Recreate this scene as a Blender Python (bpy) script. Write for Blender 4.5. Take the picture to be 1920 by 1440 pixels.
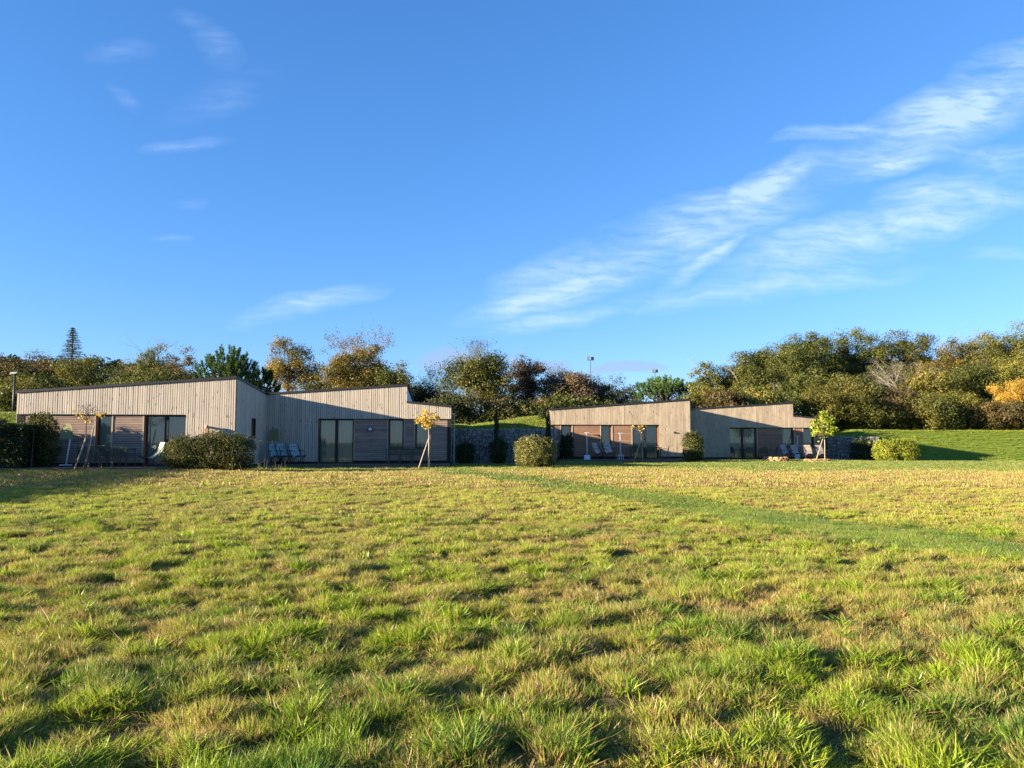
import bpy, math, random
import numpy as np
from mathutils import Vector, Matrix

for o in list(bpy.data.objects): bpy.data.objects.remove(o, do_unlink=True)
S = bpy.context.scene
C = S.collection
R = math.radians
random.seed(7)
rng = np.random.default_rng(11)

# ------------------------------------------------------------------ camera
F = 1443.0; EYE = 1.45; PITCH = math.atan(109.0 / F)
cam = bpy.data.cameras.new('camera'); cam_o = bpy.data.objects.new('camera', cam); C.objects.link(cam_o)
cam_o.location = (0, 0, EYE); cam_o.rotation_euler = (math.pi / 2 + PITCH, 0, 0)
cam.sensor_width = 36; cam.lens = 36 * F / 1920; cam.clip_start = 0.1; cam.clip_end = 6000
S.camera = cam_o

# ------------------------------------------------------------------ light
SK = 2.7; SM = -0.565                       # light travels along (SK, 1, SM)
sun_el = math.atan(-SM / math.hypot(SK, 1))
sun_rot = math.atan2(-SK, -1)
SKY_STRENGTH = 0.05
SUN_STRENGTH = 5.0
EXPOSURE = 2.1
sl = bpy.data.lights.new('sun', 'SUN'); sl.energy = SUN_STRENGTH; sl.angle = R(0.5); sl.color = (1.0, 0.83, 0.62)
so = bpy.data.objects.new('sun', sl); C.objects.link(so); so.location = (-30, -12, 20)
so.rotation_euler = Vector((SK, 1, SM)).to_track_quat('-Z', 'Y').to_euler()
S.view_settings.view_transform = 'Standard'; S.view_settings.look = 'None'
S.view_settings.exposure = EXPOSURE; S.view_settings.gamma = 1; S.view_settings.use_curve_mapping = False

cp, sp = math.cos(PITCH), math.sin(PITCH)
def ray(px, py):
    u = (px - 960) / F; v = (720 - py) / F
    return Vector((u, cp - v * sp, sp + v * cp))
def atY(px, py, Y):
    d = ray(px, py); return Vector((0, 0, EYE)) + d * (Y / d.y)
def atZ(px, py, z):
    d = ray(px, py); return Vector((0, 0, EYE)) + d * ((z - EYE) / d.z)
def uv_of(px, py):
    d = ray(px, py); return d.x / d.y, d.z / d.y

# world: physical sky with thin cirrus
W = bpy.data.worlds.new('World'); S.world = W; W.use_nodes = True
nt = W.node_tree; nt.nodes.clear()
def N(t, **k):
    n = nt.nodes.new(t)
    for a, b in k.items(): setattr(n, a, b)
    return n
def L(a, b): nt.links.new(a, b)
def M_(op, a, b=None, c=None, clamp=False):
    n = N('ShaderNodeMath', operation=op, use_clamp=clamp)
    for i, v in enumerate((a, b, c)):
        if v is None: continue
        if isinstance(v, (int, float)): n.inputs[i].default_value = v
        else: L(v, n.inputs[i])
    return n.outputs[0]
out = N('ShaderNodeOutputWorld'); bg = N('ShaderNodeBackground'); L(bg.outputs[0], out.inputs[0])
bg.inputs[1].default_value = SKY_STRENGTH
sky = N('ShaderNodeTexSky', sky_type='NISHITA'); sky.sun_disc = False
sky.sun_elevation = sun_el; sky.sun_rotation = sun_rot; sky.altitude = 60
sky.air_density = 1.0; sky.dust_density = 0.0; sky.ozone_density = 3.2
tc = N('ShaderNodeTexCoord'); sep = N('ShaderNodeSeparateXYZ'); L(tc.outputs['Generated'], sep.inputs[0])
yy = M_('MAXIMUM', sep.outputs[1], 0.05)
u_ = M_('DIVIDE', sep.outputs[0], yy); v_ = M_('DIVIDE', sep.outputs[2], yy)
cmb = N('ShaderNodeCombineXYZ'); L(u_, cmb.inputs[0]); L(v_, cmb.inputs[1])
def blob(px, py, lpx, wpx, ang, st):
    u, v = uv_of(px, py)
    m = N('ShaderNodeMapping', vector_type='TEXTURE'); L(warp.outputs[0], m.inputs[0])
    m.inputs[1].default_value = (u, v, 0); m.inputs[2].default_value = (0, 0, R(ang)); m.inputs[3].default_value = (lpx / F, wpx / F, 1)
    g = N('ShaderNodeTexGradient', gradient_type='SPHERICAL'); L(m.outputs[0], g.inputs[0])
    return M_('MULTIPLY', M_('POWER', g.outputs[1], 1.0), st)
wn = N('ShaderNodeTexNoise'); wn.inputs['Scale'].default_value = 9; wn.inputs['Detail'].default_value = 4; L(cmb.outputs[0], wn.inputs['Vector'])
wsub = N('ShaderNodeVectorMath', operation='SUBTRACT'); L(wn.outputs['Color'], wsub.inputs[0]); wsub.inputs[1].default_value = (.5, .5, .5)
wsc = N('ShaderNodeVectorMath', operation='MULTIPLY'); L(wsub.outputs[0], wsc.inputs[0]); wsc.inputs[1].default_value = (.09, .035, 0)
warp = N('ShaderNodeVectorMath', operation='ADD'); L(cmb.outputs[0], warp.inputs[0]); L(wsc.outputs[0], warp.inputs[1])
blobs = [(1240, 450, 390, 75, 19, .8), (1050, 545, 240, 36, 16, .8), (1330, 480, 150, 26, 35, .8), (1440, 345, 190, 42, 24, .9),
         (1590, 250, 170, 22, 4, .8), (1690, 305, 130, 28, 16, .9), (1790, 215, 330, 75, 24, .85), (1890, 130, 180, 60, 25, .7),
         (1870, 300, 120, 34, 0, .7), (1620, 440, 330, 62, 14, .85), (1830, 360, 230, 50, 6, .85), (1420, 540, 360, 34, 7, .55),
         (1030, 600, 150, 24, 10, .5), (585, 572, 165, 30, 12, .6), (1880, 470, 90, 16, 0, .4),
         (412, 98, 66, 46, -40, .17), (425, 172, 125, 50, 20, .15), (225, 98, 90, 30, 5, .11), (352, 268, 95, 17, 3, .2),
         (355, 382, 38, 16, 0, .18), (322, 447, 40, 9, 0, .15), (365, 45, 60, 26, -20, .10), (235, 180, 50, 18, -35, .10)]
tot = None
for b in blobs:
    o_ = blob(*b); tot = o_ if tot is None else M_('MAXIMUM', tot, o_)
# streaky texture of the cirrus
mp = N('ShaderNodeMapping'); L(warp.outputs[0], mp.inputs[0]); mp.inputs[2].default_value = (0, 0, R(-7)); mp.inputs[3].default_value = (15, 70, 1)
ns = N('ShaderNodeTexNoise'); ns.inputs['Scale'].default_value = 1.6; ns.inputs['Detail'].default_value = 7; ns.inputs['Roughness'].default_value = .55; L(mp.outputs[0], ns.inputs['Vector'])
mp2 = N('ShaderNodeMapping'); L(warp.outputs[0], mp2.inputs[0]); mp2.inputs[2].default_value = (0, 0, R(-25)); mp2.inputs[3].default_value = (4, 12, 1)
ns2 = N('ShaderNodeTexNoise'); ns2.inputs['Scale'].default_value = 1.3; ns2.inputs['Detail'].default_value = 3; L(mp2.outputs[0], ns2.inputs['Vector'])
tex = M_('MULTIPLY_ADD', ns.outputs[0], 3.0, -0.95, True)
tex2 = M_('MULTIPLY_ADD', ns2.outputs[0], 2.6, -0.75, True)
tt = M_('MULTIPLY', tot, M_('MULTIPLY_ADD', tex, M_('MULTIPLY_ADD', tex2, .7, .15), M_('MULTIPLY', tex2, .38)))
fac = M_('MULTIPLY', M_('MINIMUM', M_('MULTIPLY', tt, 1.3), 0.62), M_('GREATER_THAN', sep.outputs[1], .06))
gm = N('ShaderNodeMix', data_type='RGBA', blend_type='MULTIPLY'); gm.inputs[0].default_value = 1
L(sky.outputs[0], gm.inputs[6]); gm.inputs[7].default_value = (0.60, 0.955, 1.42, 1)
mx = N('ShaderNodeMix', data_type='RGBA'); L(fac, mx.inputs[0])
srgb_ = N('ShaderNodeSeparateColor'); L(gm.outputs[2], srgb_.inputs[0]); crgb_ = N('ShaderNodeCombineColor')
L(M_('MULTIPLY', srgb_.outputs[0], 1.22), crgb_.inputs[0])
L(M_('MULTIPLY', M_('POWER', srgb_.outputs[1], .81), 1.245), crgb_.inputs[1])
L(M_('MULTIPLY', M_('POWER', srgb_.outputs[2], .76), 1.50), crgb_.inputs[2])
L(crgb_.outputs[0], mx.inputs[6]); mx.inputs[7].default_value = (3.9, 4.9, 6.6, 1)
# low grey cumulus by the horizon
g1 = blob(838, 678, 62, 34, 0, 1); g2 = blob(1180, 690, 85, 14, 4, 1); g3 = blob(1040, 690, 50, 18, 0, .8)
gg = M_('MULTIPLY', M_('MULTIPLY_ADD', M_('MAXIMUM', M_('MAXIMUM', g1, g2), g3), 3.0, -.3, True), M_('MULTIPLY', M_('GREATER_THAN', sep.outputs[1], .06), .6))
mx2 = N('ShaderNodeMix', data_type='RGBA'); L(gg, mx2.inputs[0]); L(mx.outputs[2], mx2.inputs[6]); mx2.inputs[7].default_value = (2.1, 2.7, 3.9, 1)
L(mx2.outputs[2], bg.inputs[0])

# ------------------------------------------------------------------ noise
def _h(ix, iy, s):
    n = (ix.astype(np.int64) * 374761393 + iy.astype(np.int64) * 668265263 + s * 974634777) & 0xffffffff
    n = ((n ^ (n >> 13)) * 1274126177) & 0xffffffff
    n = (n ^ (n >> 16)) & 0xffffffff
    return n / 4294967295.0
def vn(x, y, s=0):
    x = np.asarray(x, float); y = np.asarray(y, float)
    ix = np.floor(x); iy = np.floor(y); fx = x - ix; fy = y - iy
    fx = fx * fx * (3 - 2 * fx); fy = fy * fy * (3 - 2 * fy)
    a = _h(ix, iy, s); b = _h(ix + 1, iy, s); c = _h(ix, iy + 1, s); d = _h(ix + 1, iy + 1, s)
    return (a * (1 - fx) + b * fx) * (1 - fy) + (c * (1 - fx) + d * fx) * fy
def fbm(x, y, s=0, o=3):
    t = 0; a = .5; n = 0
    for i in range(o):
        t = t + a * vn(x * 2 ** i + 17.3 * i, y * 2 ** i - 9.1 * i, s + i); n += a; a *= .5
    return t / n
def ss(a, b, x):
    t = np.clip((np.asarray(x, float) - a) / (b - a), 0, 1); return t * t * (3 - 2 * t)

# ------------------------------------------------------------------ materials
def newmat(name):
    m = bpy.data.materials.new(name); m.use_nodes = True
    return m, m.node_tree
class NB:
    def __init__(s, name):
        s.m = bpy.data.materials.new(name); s.m.use_nodes = True; s.t = s.m.node_tree; s.t.nodes.clear()
        s.out = s.n('ShaderNodeOutputMaterial')
    def n(s, t, **k):
        n = s.t.nodes.new(t)
        for a, b in k.items(): setattr(n, a, b)
        return n
    def l(s, a, b): s.t.links.new(a, b)
    def math(s, op, a, b=None, c=None, clamp=False):
        n = s.n('ShaderNodeMath', operation=op, use_clamp=clamp)
        for i, v in enumerate((a, b, c)):
            if v is None: continue
            if isinstance(v, (int, float)): n.inputs[i].default_value = v
            else: s.l(v, n.inputs[i])
        return n.outputs[0]
    def noise(s, vec, scale, detail=3, rough=.5):
        n = s.n('ShaderNodeTexNoise'); n.inputs['Scale'].default_value = scale; n.inputs['Detail'].default_value = detail; n.inputs['Roughness'].default_value = rough
        if vec is not None: s.l(vec, n.inputs['Vector'])
        return n.outputs[0]
    def ramp(s, fac, stops):
        r = s.n('ShaderNodeValToRGB'); s.l(fac, r.inputs[0]); e = r.color_ramp.elements
        while len(e) < len(stops): e.new(.5)
        for i, (p, c) in enumerate(stops): e[i].position = p; e[i].color = (*c, 1) if len(c) == 3 else c
        return r.outputs[0]
    def mix(s, fac, a, b, mode='MIX'):
        n = s.n('ShaderNodeMix', data_type='RGBA', blend_type=mode)
        for i, v in ((0, fac), (6, a), (7, b)):
            if isinstance(v, (int, float)): n.inputs[i].default_value = v
            elif isinstance(v, tuple): n.inputs[i].default_value = (*v, 1)
            else: s.l(v, n.inputs[i])
        return n.outputs[2]
    def mapping(s, vec, scale=(1, 1, 1), rot=(0, 0, 0)):
        n = s.n('ShaderNodeMapping'); s.l(vec, n.inputs[0]); n.inputs[2].default_value = rot; n.inputs[3].default_value = scale
        return n.outputs[0]
    def bsdf(s, col, rough=.8, spec=.3, metal=0, bump=None, bstr=.3, bdist=.01):
        p = s.n('ShaderNodeBsdfPrincipled')
        if isinstance(col, tuple): p.inputs['Base Color'].default_value = (*col, 1)
        else: s.l(col, p.inputs['Base Color'])
        p.inputs['Roughness'].default_value = rough; p.inputs['Specular IOR Level'].default_value = spec; p.inputs['Metallic'].default_value = metal
        if bump is not None:
            b = s.n('ShaderNodeBump'); b.inputs['Strength'].default_value = bstr; b.inputs['Distance'].default_value = bdist
            s.l(bump, b.inputs['Height']); s.l(b.outputs[0], p.inputs['Normal'])
        s.l(p.outputs[0], s.out.inputs[0]); return p

def wood(name, c0, c1, c2, grain, knots=True, rough=.85, grey=None):
    b = NB(name); tc = b.n('ShaderNodeTexCoord'); g = b.n('ShaderNodeNewGeometry')
    v = tc.outputs['Object']
    off = b.n('ShaderNodeVectorMath', operation='SCALE'); cx = b.n('ShaderNodeCombineXYZ')
    for i in range(3): b.l(g.outputs['Random Per Island'], cx.inputs[i])
    b.l(cx.outputs[0], off.inputs[0]); off.inputs['Scale'].default_value = 37.0
    ad = b.n('ShaderNodeVectorMath', operation='ADD'); b.l(v, ad.inputs[0]); b.l(off.outputs[0], ad.inputs[1])
    mv = b.mapping(ad.outputs[0], grain)
    n1 = b.noise(mv, 1.0, 5, .6)
    n2 = b.noise(ad.outputs[0], 1.3, 2)
    t = b.math('MULTIPLY_ADD', g.outputs['Random Per Island'], .42, b.math('MULTIPLY_ADD', n1, .6, .04))
    col = b.ramp(t, [(.12, c0), (.5, c1), (.9, c2)])
    col = b.mix(b.math('MULTIPLY_ADD', n2, 2.2, -.85, True), col, grey or tuple(x * .72 for x in c1))
    if knots:
        kv = b.mapping(ad.outputs[0], tuple(x ** .5 * 2.1 for x in grain))
        vo = b.n('ShaderNodeTexVoronoi'); vo.inputs['Scale'].default_value = .85; b.l(kv, vo.inputs['Vector'])
        k = b.math('LESS_THAN', vo.outputs[0], .17)
        col = b.mix(b.math('MULTIPLY', k, .6), col, (.075, .05, .035))
    b.bsdf(col, rough, .2, bump=n1, bstr=.35, bdist=.004)
    return b.m
MAT = {}
MAT['batten'] = wood('weathered_larch_batten', (.36, .305, .23), (.485, .42, .33), (.59, .52, .42), (26, 26, 1.6), grey=(.40, .36, .30))
MAT['board'] = wood('weathered_larch_board', (.32, .25, .17), (.41, .33, .23), (.49, .405, .29), (16, 16, 1.2), grey=(.28, .225, .16))
MAT['siding'] = wood('brown_horizontal_siding', (.19, .13, .105), (.28, .20, .155), (.37, .275, .215), (1.2, 1.2, 28), knots=False, grey=(.18, .145, .125))
MAT['siding_red'] = wood('reddish_horizontal_siding', (.20, .10, .06), (.27, .15, .09), (.33, .20, .125), (1.2, 1.2, 22), knots=True, grey=(.21, .14, .10))
MAT['trim'] = wood('pale_trim_wood', (.36, .29, .21), (.40, .33, .24), (.44, .37, .27), (20, 20, 2), knots=False)
MAT['jamb'] = wood('orange_brown_jamb_wood', (.22, .09, .035), (.28, .12, .05), (.33, .15, .06), (20, 20, 2), knots=False)
MAT['deckwood'] = wood('dark_deck_wood', (.10, .075, .06), (.15, .11, .09), (.2, .15, .12), (2, 12, 12), knots=False)
MAT['stake'] = wood('pale_round_stake', (.29, .23, .16), (.35, .28, .2), (.4, .33, .24), (20, 20, 2), knots=False)
def plain(name, col, rough=.7, spec=.3, metal=0, var=.15, scale=6):
    b = NB(name); tc = b.n('ShaderNodeTexCoord')
    n = b.noise(tc.outputs['Object'], scale, 4)
    c = b.mix(n, tuple(x * (1 - var) for x in col), tuple(min(1, x * (1 + var)) for x in col))
    b.bsdf(c, rough, spec, metal); return b.m
MAT['backing'] = plain('dark_membrane', (.02, .018, .016), .9)
MAT['plinth'] = plain('dark_plinth', (.025, .025, .027), .9)
MAT['zinc'] = plain('dark_zinc_flashing', (.03, .03, .033), .5, .4, .3)
MAT['roof'] = plain('dark_roof_membrane', (.07, .07, .065), .9)
MAT['frame'] = plain('dark_window_frame', (.02, .022, .026), .5)
MAT['pale'] = plain('pale_render', (.62, .62, .6), .8)
MAT['curtain'] = plain('pale_green_curtain', (.56, .60, .50), .95, .1, var=.04)
MAT['inside'] = plain('interior_wall', (.25, .24, .22), .9)
MAT['greenmetal'] = plain('dark_green_painted_metal', (.035, .055, .04), .45, .4)
MAT['greenlit'] = plain('sage_green_painted_metal', (.12, .16, .08), .5, .4)
MAT['darkmetal'] = plain('dark_metal', (.03, .03, .033), .5, .4, .3)
MAT['greymetal'] = plain('galvanised_metal', (.30, .31, .31), .45, .5, .5)
MAT['canvas'] = plain('pale_canvas', (.29, .33, .24), .9, .1, var=.05)
MAT['canvas_blue'] = plain('grey_blue_canvas', (.22, .31, .32), .9, .1, var=.05)
MAT['canvas_beige'] = plain('beige_grey_canvas', (.34, .31, .27), .9, .1, var=.05)
MAT['canvas_white'] = plain('white_canvas', (.30, .26, .21), .9, .1, var=.05)
MAT['toolwhite'] = plain('white_painted_wood', (.42, .42, .42), .6, .3, var=.06)
MAT['toolblade'] = plain('pale_blue_grey_metal', (.42, .48, .5), .5, .4, var=.08)
MAT['toolgreen'] = plain('olive_beige_painted_board', (.20, .20, .10), .7, .2, var=.12, scale=3)
MAT['linen'] = plain('white_linen', (.7, .7, .7), .9)
MAT['rubber'] = plain('black_rubber', (.02, .02, .02), .8)
MAT['lampglass'] = plain('pale_lamp_glass', (.6, .62, .64), .3)
def glassmat():
    b = NB('window_glass'); t = b.n('ShaderNodeBsdfTransparent'); t.inputs[0].default_value = (.78, .84, .84, 1)
    g = b.n('ShaderNodeBsdfGlossy'); g.inputs['Roughness'].default_value = .02
    f = b.n('ShaderNodeFresnel'); f.inputs[0].default_value = 1.5
    m = b.n('ShaderNodeMixShader'); b.l(b.math('MULTIPLY_ADD', f.outputs[0], 1.2, .02, True), m.inputs[0]); b.l(t.outputs[0], m.inputs[1]); b.l(g.outputs[0], m.inputs[2]); b.l(m.outputs[0], b.out.inputs[0])
    return b.m
MAT['glass'] = glassmat()
def stonemat(name, c0, c1, c2):
    b = NB(name); tc = b.n('ShaderNodeTexCoord'); g = b.n('ShaderNodeNewGeometry'); oi = b.n('ShaderNodeObjectInfo')
    n = b.noise(tc.outputs['Object'], 9, 5, .65)
    r = b.math('FRACT', b.math('ADD', g.outputs['Random Per Island'], oi.outputs['Random']))
    t = b.math('MULTIPLY_ADD', r, .6, b.math('MULTIPLY', n, .45))
    b.bsdf(b.ramp(t, [(.1, c0), (.5, c1), (.9, c2)]), .9, .2, bump=n, bstr=.8, bdist=.02); return b.m
MAT['stone_grey'] = stonemat('grey_gabion_stone', (.09, .085, .08), (.19, .18, .165), (.30, .28, .26))
MAT['stone_gold'] = stonemat('golden_limestone', (.20, .11, .05), (.34, .21, .10), (.47, .33, .18))
def leafmat(name, a, b_, c, nscale=.35, trans=.3, spread=.5, gloss=.015):
    b = NB(name); tc = b.n('ShaderNodeTexCoord'); g = b.n('ShaderNodeNewGeometry'); oi = b.n('ShaderNodeObjectInfo')
    wv = b.n('ShaderNodeVectorMath', operation='ADD'); b.l(g.outputs['Position'], wv.inputs[0])
    n = b.noise(wv.outputs[0], nscale, 3, .6)
    t = b.math('ADD', b.math('MULTIPLY_ADD', n, 1.7, -.35), b.math('MULTIPLY_ADD', g.outputs['Random Per Island'], spread, -spread / 2), clamp=True)
    col = b.ramp(t, [(.08, a), (.5, b_), (.92, c)])
    hv = b.n('ShaderNodeHueSaturation'); b.l(col, hv.inputs['Color'])
    b.l(b.math('MULTIPLY_ADD', oi.outputs['Random'], .5, .75), hv.inputs['Value'])
    d = b.n('ShaderNodeBsdfDiffuse'); b.l(hv.outputs[0], d.inputs[0])
    tr = b.n('ShaderNodeBsdfTranslucent'); b.l(hv.outputs[0], tr.inputs[0])
    m = b.n('ShaderNodeMixShader'); m.inputs[0].default_value = trans; b.l(d.outputs[0], m.inputs[1]); b.l(tr.outputs[0], m.inputs[2])
    gl = b.n('ShaderNodeBsdfGlossy'); gl.inputs['Roughness'].default_value = .45
    m2 = b.n('ShaderNodeMixShader'); m2.inputs[0].default_value = gloss; b.l(m.outputs[0], m2.inputs[1]); b.l(gl.outputs[0], m2.inputs[2])
    b.l(m2.outputs[0], b.out.inputs[0]); return b.m
LM = {
 'olive': leafmat('olive_leaves', (.046, .062, .014), (.098, .105, .022), (.175, .15, .033)),
 'oak': leafmat('oak_leaves', (.038, .056, .012), (.078, .092, .020), (.135, .13, .030)),
 'dark': leafmat('dark_leaves', (.025, .04, .016), (.05, .062, .022), (.10, .085, .035)),
 'brown': leafmat('brown_leaves', (.06, .055, .02), (.11, .085, .03), (.18, .125, .045)),
 'rust': leafmat('rusty_leaves', (.065, .055, .03), (.12, .085, .045), (.20, .14, .08)),
 'gold': leafmat('golden_leaves', (.075, .075, .018), (.16, .125, .025), (.32, .21, .04)),
 'yellow': leafmat('yellow_leaves', (.24, .16, .03), (.42, .26, .04), (.55, .36, .07)),
 'lime': leafmat('lime_green_leaves', (.18, .24, .03), (.34, .38, .04), (.52, .50, .07), nscale=1.2),
 'yg': leafmat('yellow_green_leaves', (.06, .075, .015), (.125, .125, .025), (.23, .19, .035)),
 'youngyellow': leafmat('bright_yellow_leaves', (.42, .28, .03), (.58, .39, .05), (.68, .50, .13), nscale=2),
 'younglime': leafmat('bright_lime_leaves', (.18, .25, .02), (.31, .37, .03), (.48, .50, .08), nscale=2, trans=.4),
 'bush': leafmat('dark_glossy_bush_leaves', (.03, .048, .012), (.07, .088, .02), (.16, .14, .04), nscale=1.2, gloss=.012, spread=.7),
 'bushlit': leafmat('olive_bush_leaves', (.08, .10, .025), (.16, .17, .04), (.28, .24, .07), nscale=1.5, spread=.6),
 'hedge': leafmat('hedge_leaves', (.02, .035, .012), (.04, .058, .018), (.07, .085, .028), nscale=1.2),
 'pine': leafmat('pine_needles', (.04, .085, .025), (.085, .155, .04), (.14, .22, .06), nscale=.8),
 'spruce': leafmat('blue_spruce_needles', (.03, .05, .04), (.05, .075, .055), (.07, .10, .07), nscale=.8),
}
def bark(name, a, b_):
    b = NB(name); tc = b.n('ShaderNodeTexCoord'); n = b.noise(b.mapping(tc.outputs['Object'], (6, 6, 1.2)), 2, 5, .6)
    b.bsdf(b.ramp(n, [(.3, a), (.7, b_)]), .95, .1, bump=n, bstr=.5, bdist=.03); return b.m
MAT['bark'] = bark('grey_brown_bark', (.05, .04, .03), (.12, .10, .075))
MAT['bark_pale'] = bark('pale_grey_bark', (.17, .15, .12), (.30, .27, .22))
MAT['bark_dark'] = bark('dark_purple_bark', (.035, .03, .034), (.085, .07, .075))

# ------------------------------------------------------------------ mesh helpers
class MB:
    def __init__(s): s.v = []; s.f = []
    def box(s, o, a, b, c):
        """corner o and three edge vectors"""
        o = Vector(o); a = Vector(a); b = Vector(b); c = Vector(c); i = len(s.v)
        s.v += [o, o + a, o + a + b, o + b, o + c, o + a + c, o + a + b + c, o + b + c]
        fs = [(0, 3, 2, 1), (4, 5, 6, 7), (0, 1, 5, 4), (1, 2, 6, 5), (2, 3, 7, 6), (3, 0, 4, 7)]
        if a.cross(b).dot(c) < 0: fs = [f[::-1] for f in fs]
        s.f += [tuple(i + k for k in f) for f in fs]; return s
    def cbox(s, c, sz, rz=0):
        c = Vector(c); m = Matrix.Rotation(rz, 3, 'Z'); x, y, z = (m @ Vector((sz[0], 0, 0)), m @ Vector((0, sz[1], 0)), Vector((0, 0, sz[2])))
        return s.box(c - x / 2 - y / 2 - z / 2, x, y, z)
    def hexa(s, p):
        i = len(s.v); s.v += [Vector(q) for q in p]
        s.f += [tuple(i + k for k in f) for f in [(0, 3, 2, 1), (4, 5, 6, 7), (0, 1, 5, 4), (1, 2, 6, 5), (2, 3, 7, 6), (3, 0, 4, 7)]]; return s
    def tube(s, pts, rad, n=6, cap=True):
        pts = [Vector(p) for p in pts]
        if isinstance(rad, (int, float)): rad = [rad] * len(pts)
        i0 = len(s.v); prev = None
        for k, p in enumerate(pts):
            d = (pts[min(k + 1, len(pts) - 1)] - pts[max(k - 1, 0)])
            if d.length < 1e-9: d = Vector((0, 0, 1))
            d.normalize()
            a = d.cross(Vector((0, 0, 1)) if abs(d.z) < .9 else Vector((1, 0, 0))) if prev is None else prev - d * prev.dot(d)
            if a.length < 1e-6: a = d.cross(Vector((1, 0.3, 0)))
            a.normalize(); prev = a; b = d.cross(a)
            for j in range(n):
                t = 2 * math.pi * j / n; s.v.append(p + (a * math.cos(t) + b * math.sin(t)) * rad[k])
        for k in range(len(pts) - 1):
            for j in range(n):
                j2 = (j + 1) % n; q = i0 + k * n
                s.f.append((q + j, q + j2, q + n + j2, q + n + j))
        if cap and n > 2:
            s.f.append(tuple(i0 + j for j in range(n))[::-1]); s.f.append(tuple(i0 + (len(pts) - 1) * n + j for j in range(n)))
        return s
    def ball(s, c, r, n=8, m=5, squash=1):
        c = Vector(c); i0 = len(s.v); s.v.append(c + Vector((0, 0, r * squash)))
        for a in range(1, m):
            t = math.pi * a / m
            for b in range(n):
                q = 2 * math.pi * b / n; s.v.append(c + Vector((r * math.sin(t) * math.cos(q), r * math.sin(t) * math.sin(q), r * squash * math.cos(t))))
        s.v.append(c - Vector((0, 0, r * squash)))
        for b in range(n): s.f.append((i0, i0 + 1 + b, i0 + 1 + (b + 1) % n))
        for a in range(m - 2):
            for b in range(n):
                p = i0 + 1 + a * n; s.f.append((p + b, p + n + b, p + n + (b + 1) % n, p + (b + 1) % n))
        p = i0 + 1 + (m - 2) * n; e = len(s.v) - 1
        for b in range(n): s.f.append((e, p + (b + 1) % n, p + b))
        return s
    def poly(s, pts): i = len(s.v); s.v += [Vector(p) for p in pts]; s.f.append(tuple(range(i, i + len(pts)))); return s
    def build(s, name, mat, parent=None, smooth=False, kind=None, world=True):
        me = bpy.data.meshes.new(name)
        off = Vector(parent.location) if (parent is not None and world) else Vector((0, 0, 0))
        if parent is not None and world and parent.parent is None and parent.type == 'MESH': off = Vector((0, 0, 0))
        if parent is not None and world and parent.parent is not None: off = Vector(parent.parent.location)
        me.from_pydata([tuple(Vector(v) - off) for v in s.v], [], s.f)
        me.materials.append(MAT[mat] if isinstance(mat, str) else mat)
        if smooth: me.polygons.foreach_set('use_smooth', [True] * len(me.polygons))
        o = bpy.data.objects.new(name, me); C.objects.link(o)
        if parent is not None: o.parent = parent
        if kind: o['kind'] = kind
        return o
def npmesh(name, V, faces4=None, faces3=None, mat=None, parent=None, kind=None, smooth=False):
    """V (n,3) world coordinates; parent offset removed"""
    off = np.array(parent.location) if parent is not None else np.zeros(3)
    if parent is not None and parent.parent is not None: off = np.array(parent.parent.location)
    V = np.asarray(V, dtype=np.float32) - off.astype(np.float32)
    me = bpy.data.meshes.new(name); me.vertices.add(len(V)); me.vertices.foreach_set('co', V.ravel())
    loops = []; starts = []; tot = 0
    if faces4 is not None and len(faces4):
        loops.append(np.asarray(faces4).ravel()); starts.append(np.arange(len(faces4)) * 4 + tot); tot += len(faces4) * 4
    if faces3 is not None and len(faces3):
        loops.append(np.asarray(faces3).ravel()); starts.append(np.arange(len(faces3)) * 3 + tot); tot += len(faces3) * 3
    lo = np.concatenate(loops).astype(np.int32); st = np.concatenate(starts).astype(np.int32)
    me.loops.add(len(lo)); me.loops.foreach_set('vertex_index', lo)
    me.polygons.add(len(st)); me.polygons.foreach_set('loop_start', st)
    if smooth: me.polygons.foreach_set('use_smooth', np.ones(len(st), dtype=bool))
    me.update(calc_edges=True); me.validate()
    if mat is not None: me.materials.append(mat)
    o = bpy.data.objects.new(name, me); C.objects.link(o)
    if parent is not None: o.parent = parent
    if kind: o['kind'] = kind
    return o
def thing(name, label, cat, loc=(0, 0, 0), rz=0, group=None):
    o = bpy.data.objects.new(name, None); C.objects.link(o); o.location = loc; o.rotation_euler = (0, 0, rz)
    o.empty_display_size = .3; tag(o, label, cat, group); return o
def tag(o, label, cat, group=None):
    o['label'] = label; o['category'] = cat
    if group: o['group'] = group
def dup(root, loc, rz, label, group=None):
    r = root.copy(); C.objects.link(r); r.location = loc; r.rotation_euler = (0, 0, rz); r['label'] = label
    if group: r['group'] = group
    for ch in list(root.children):
        c = ch.copy(); C.objects.link(c); c.parent = r
        for g in list(ch.children):
            d = g.copy(); C.objects.link(d); d.parent = c
    return r

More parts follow.
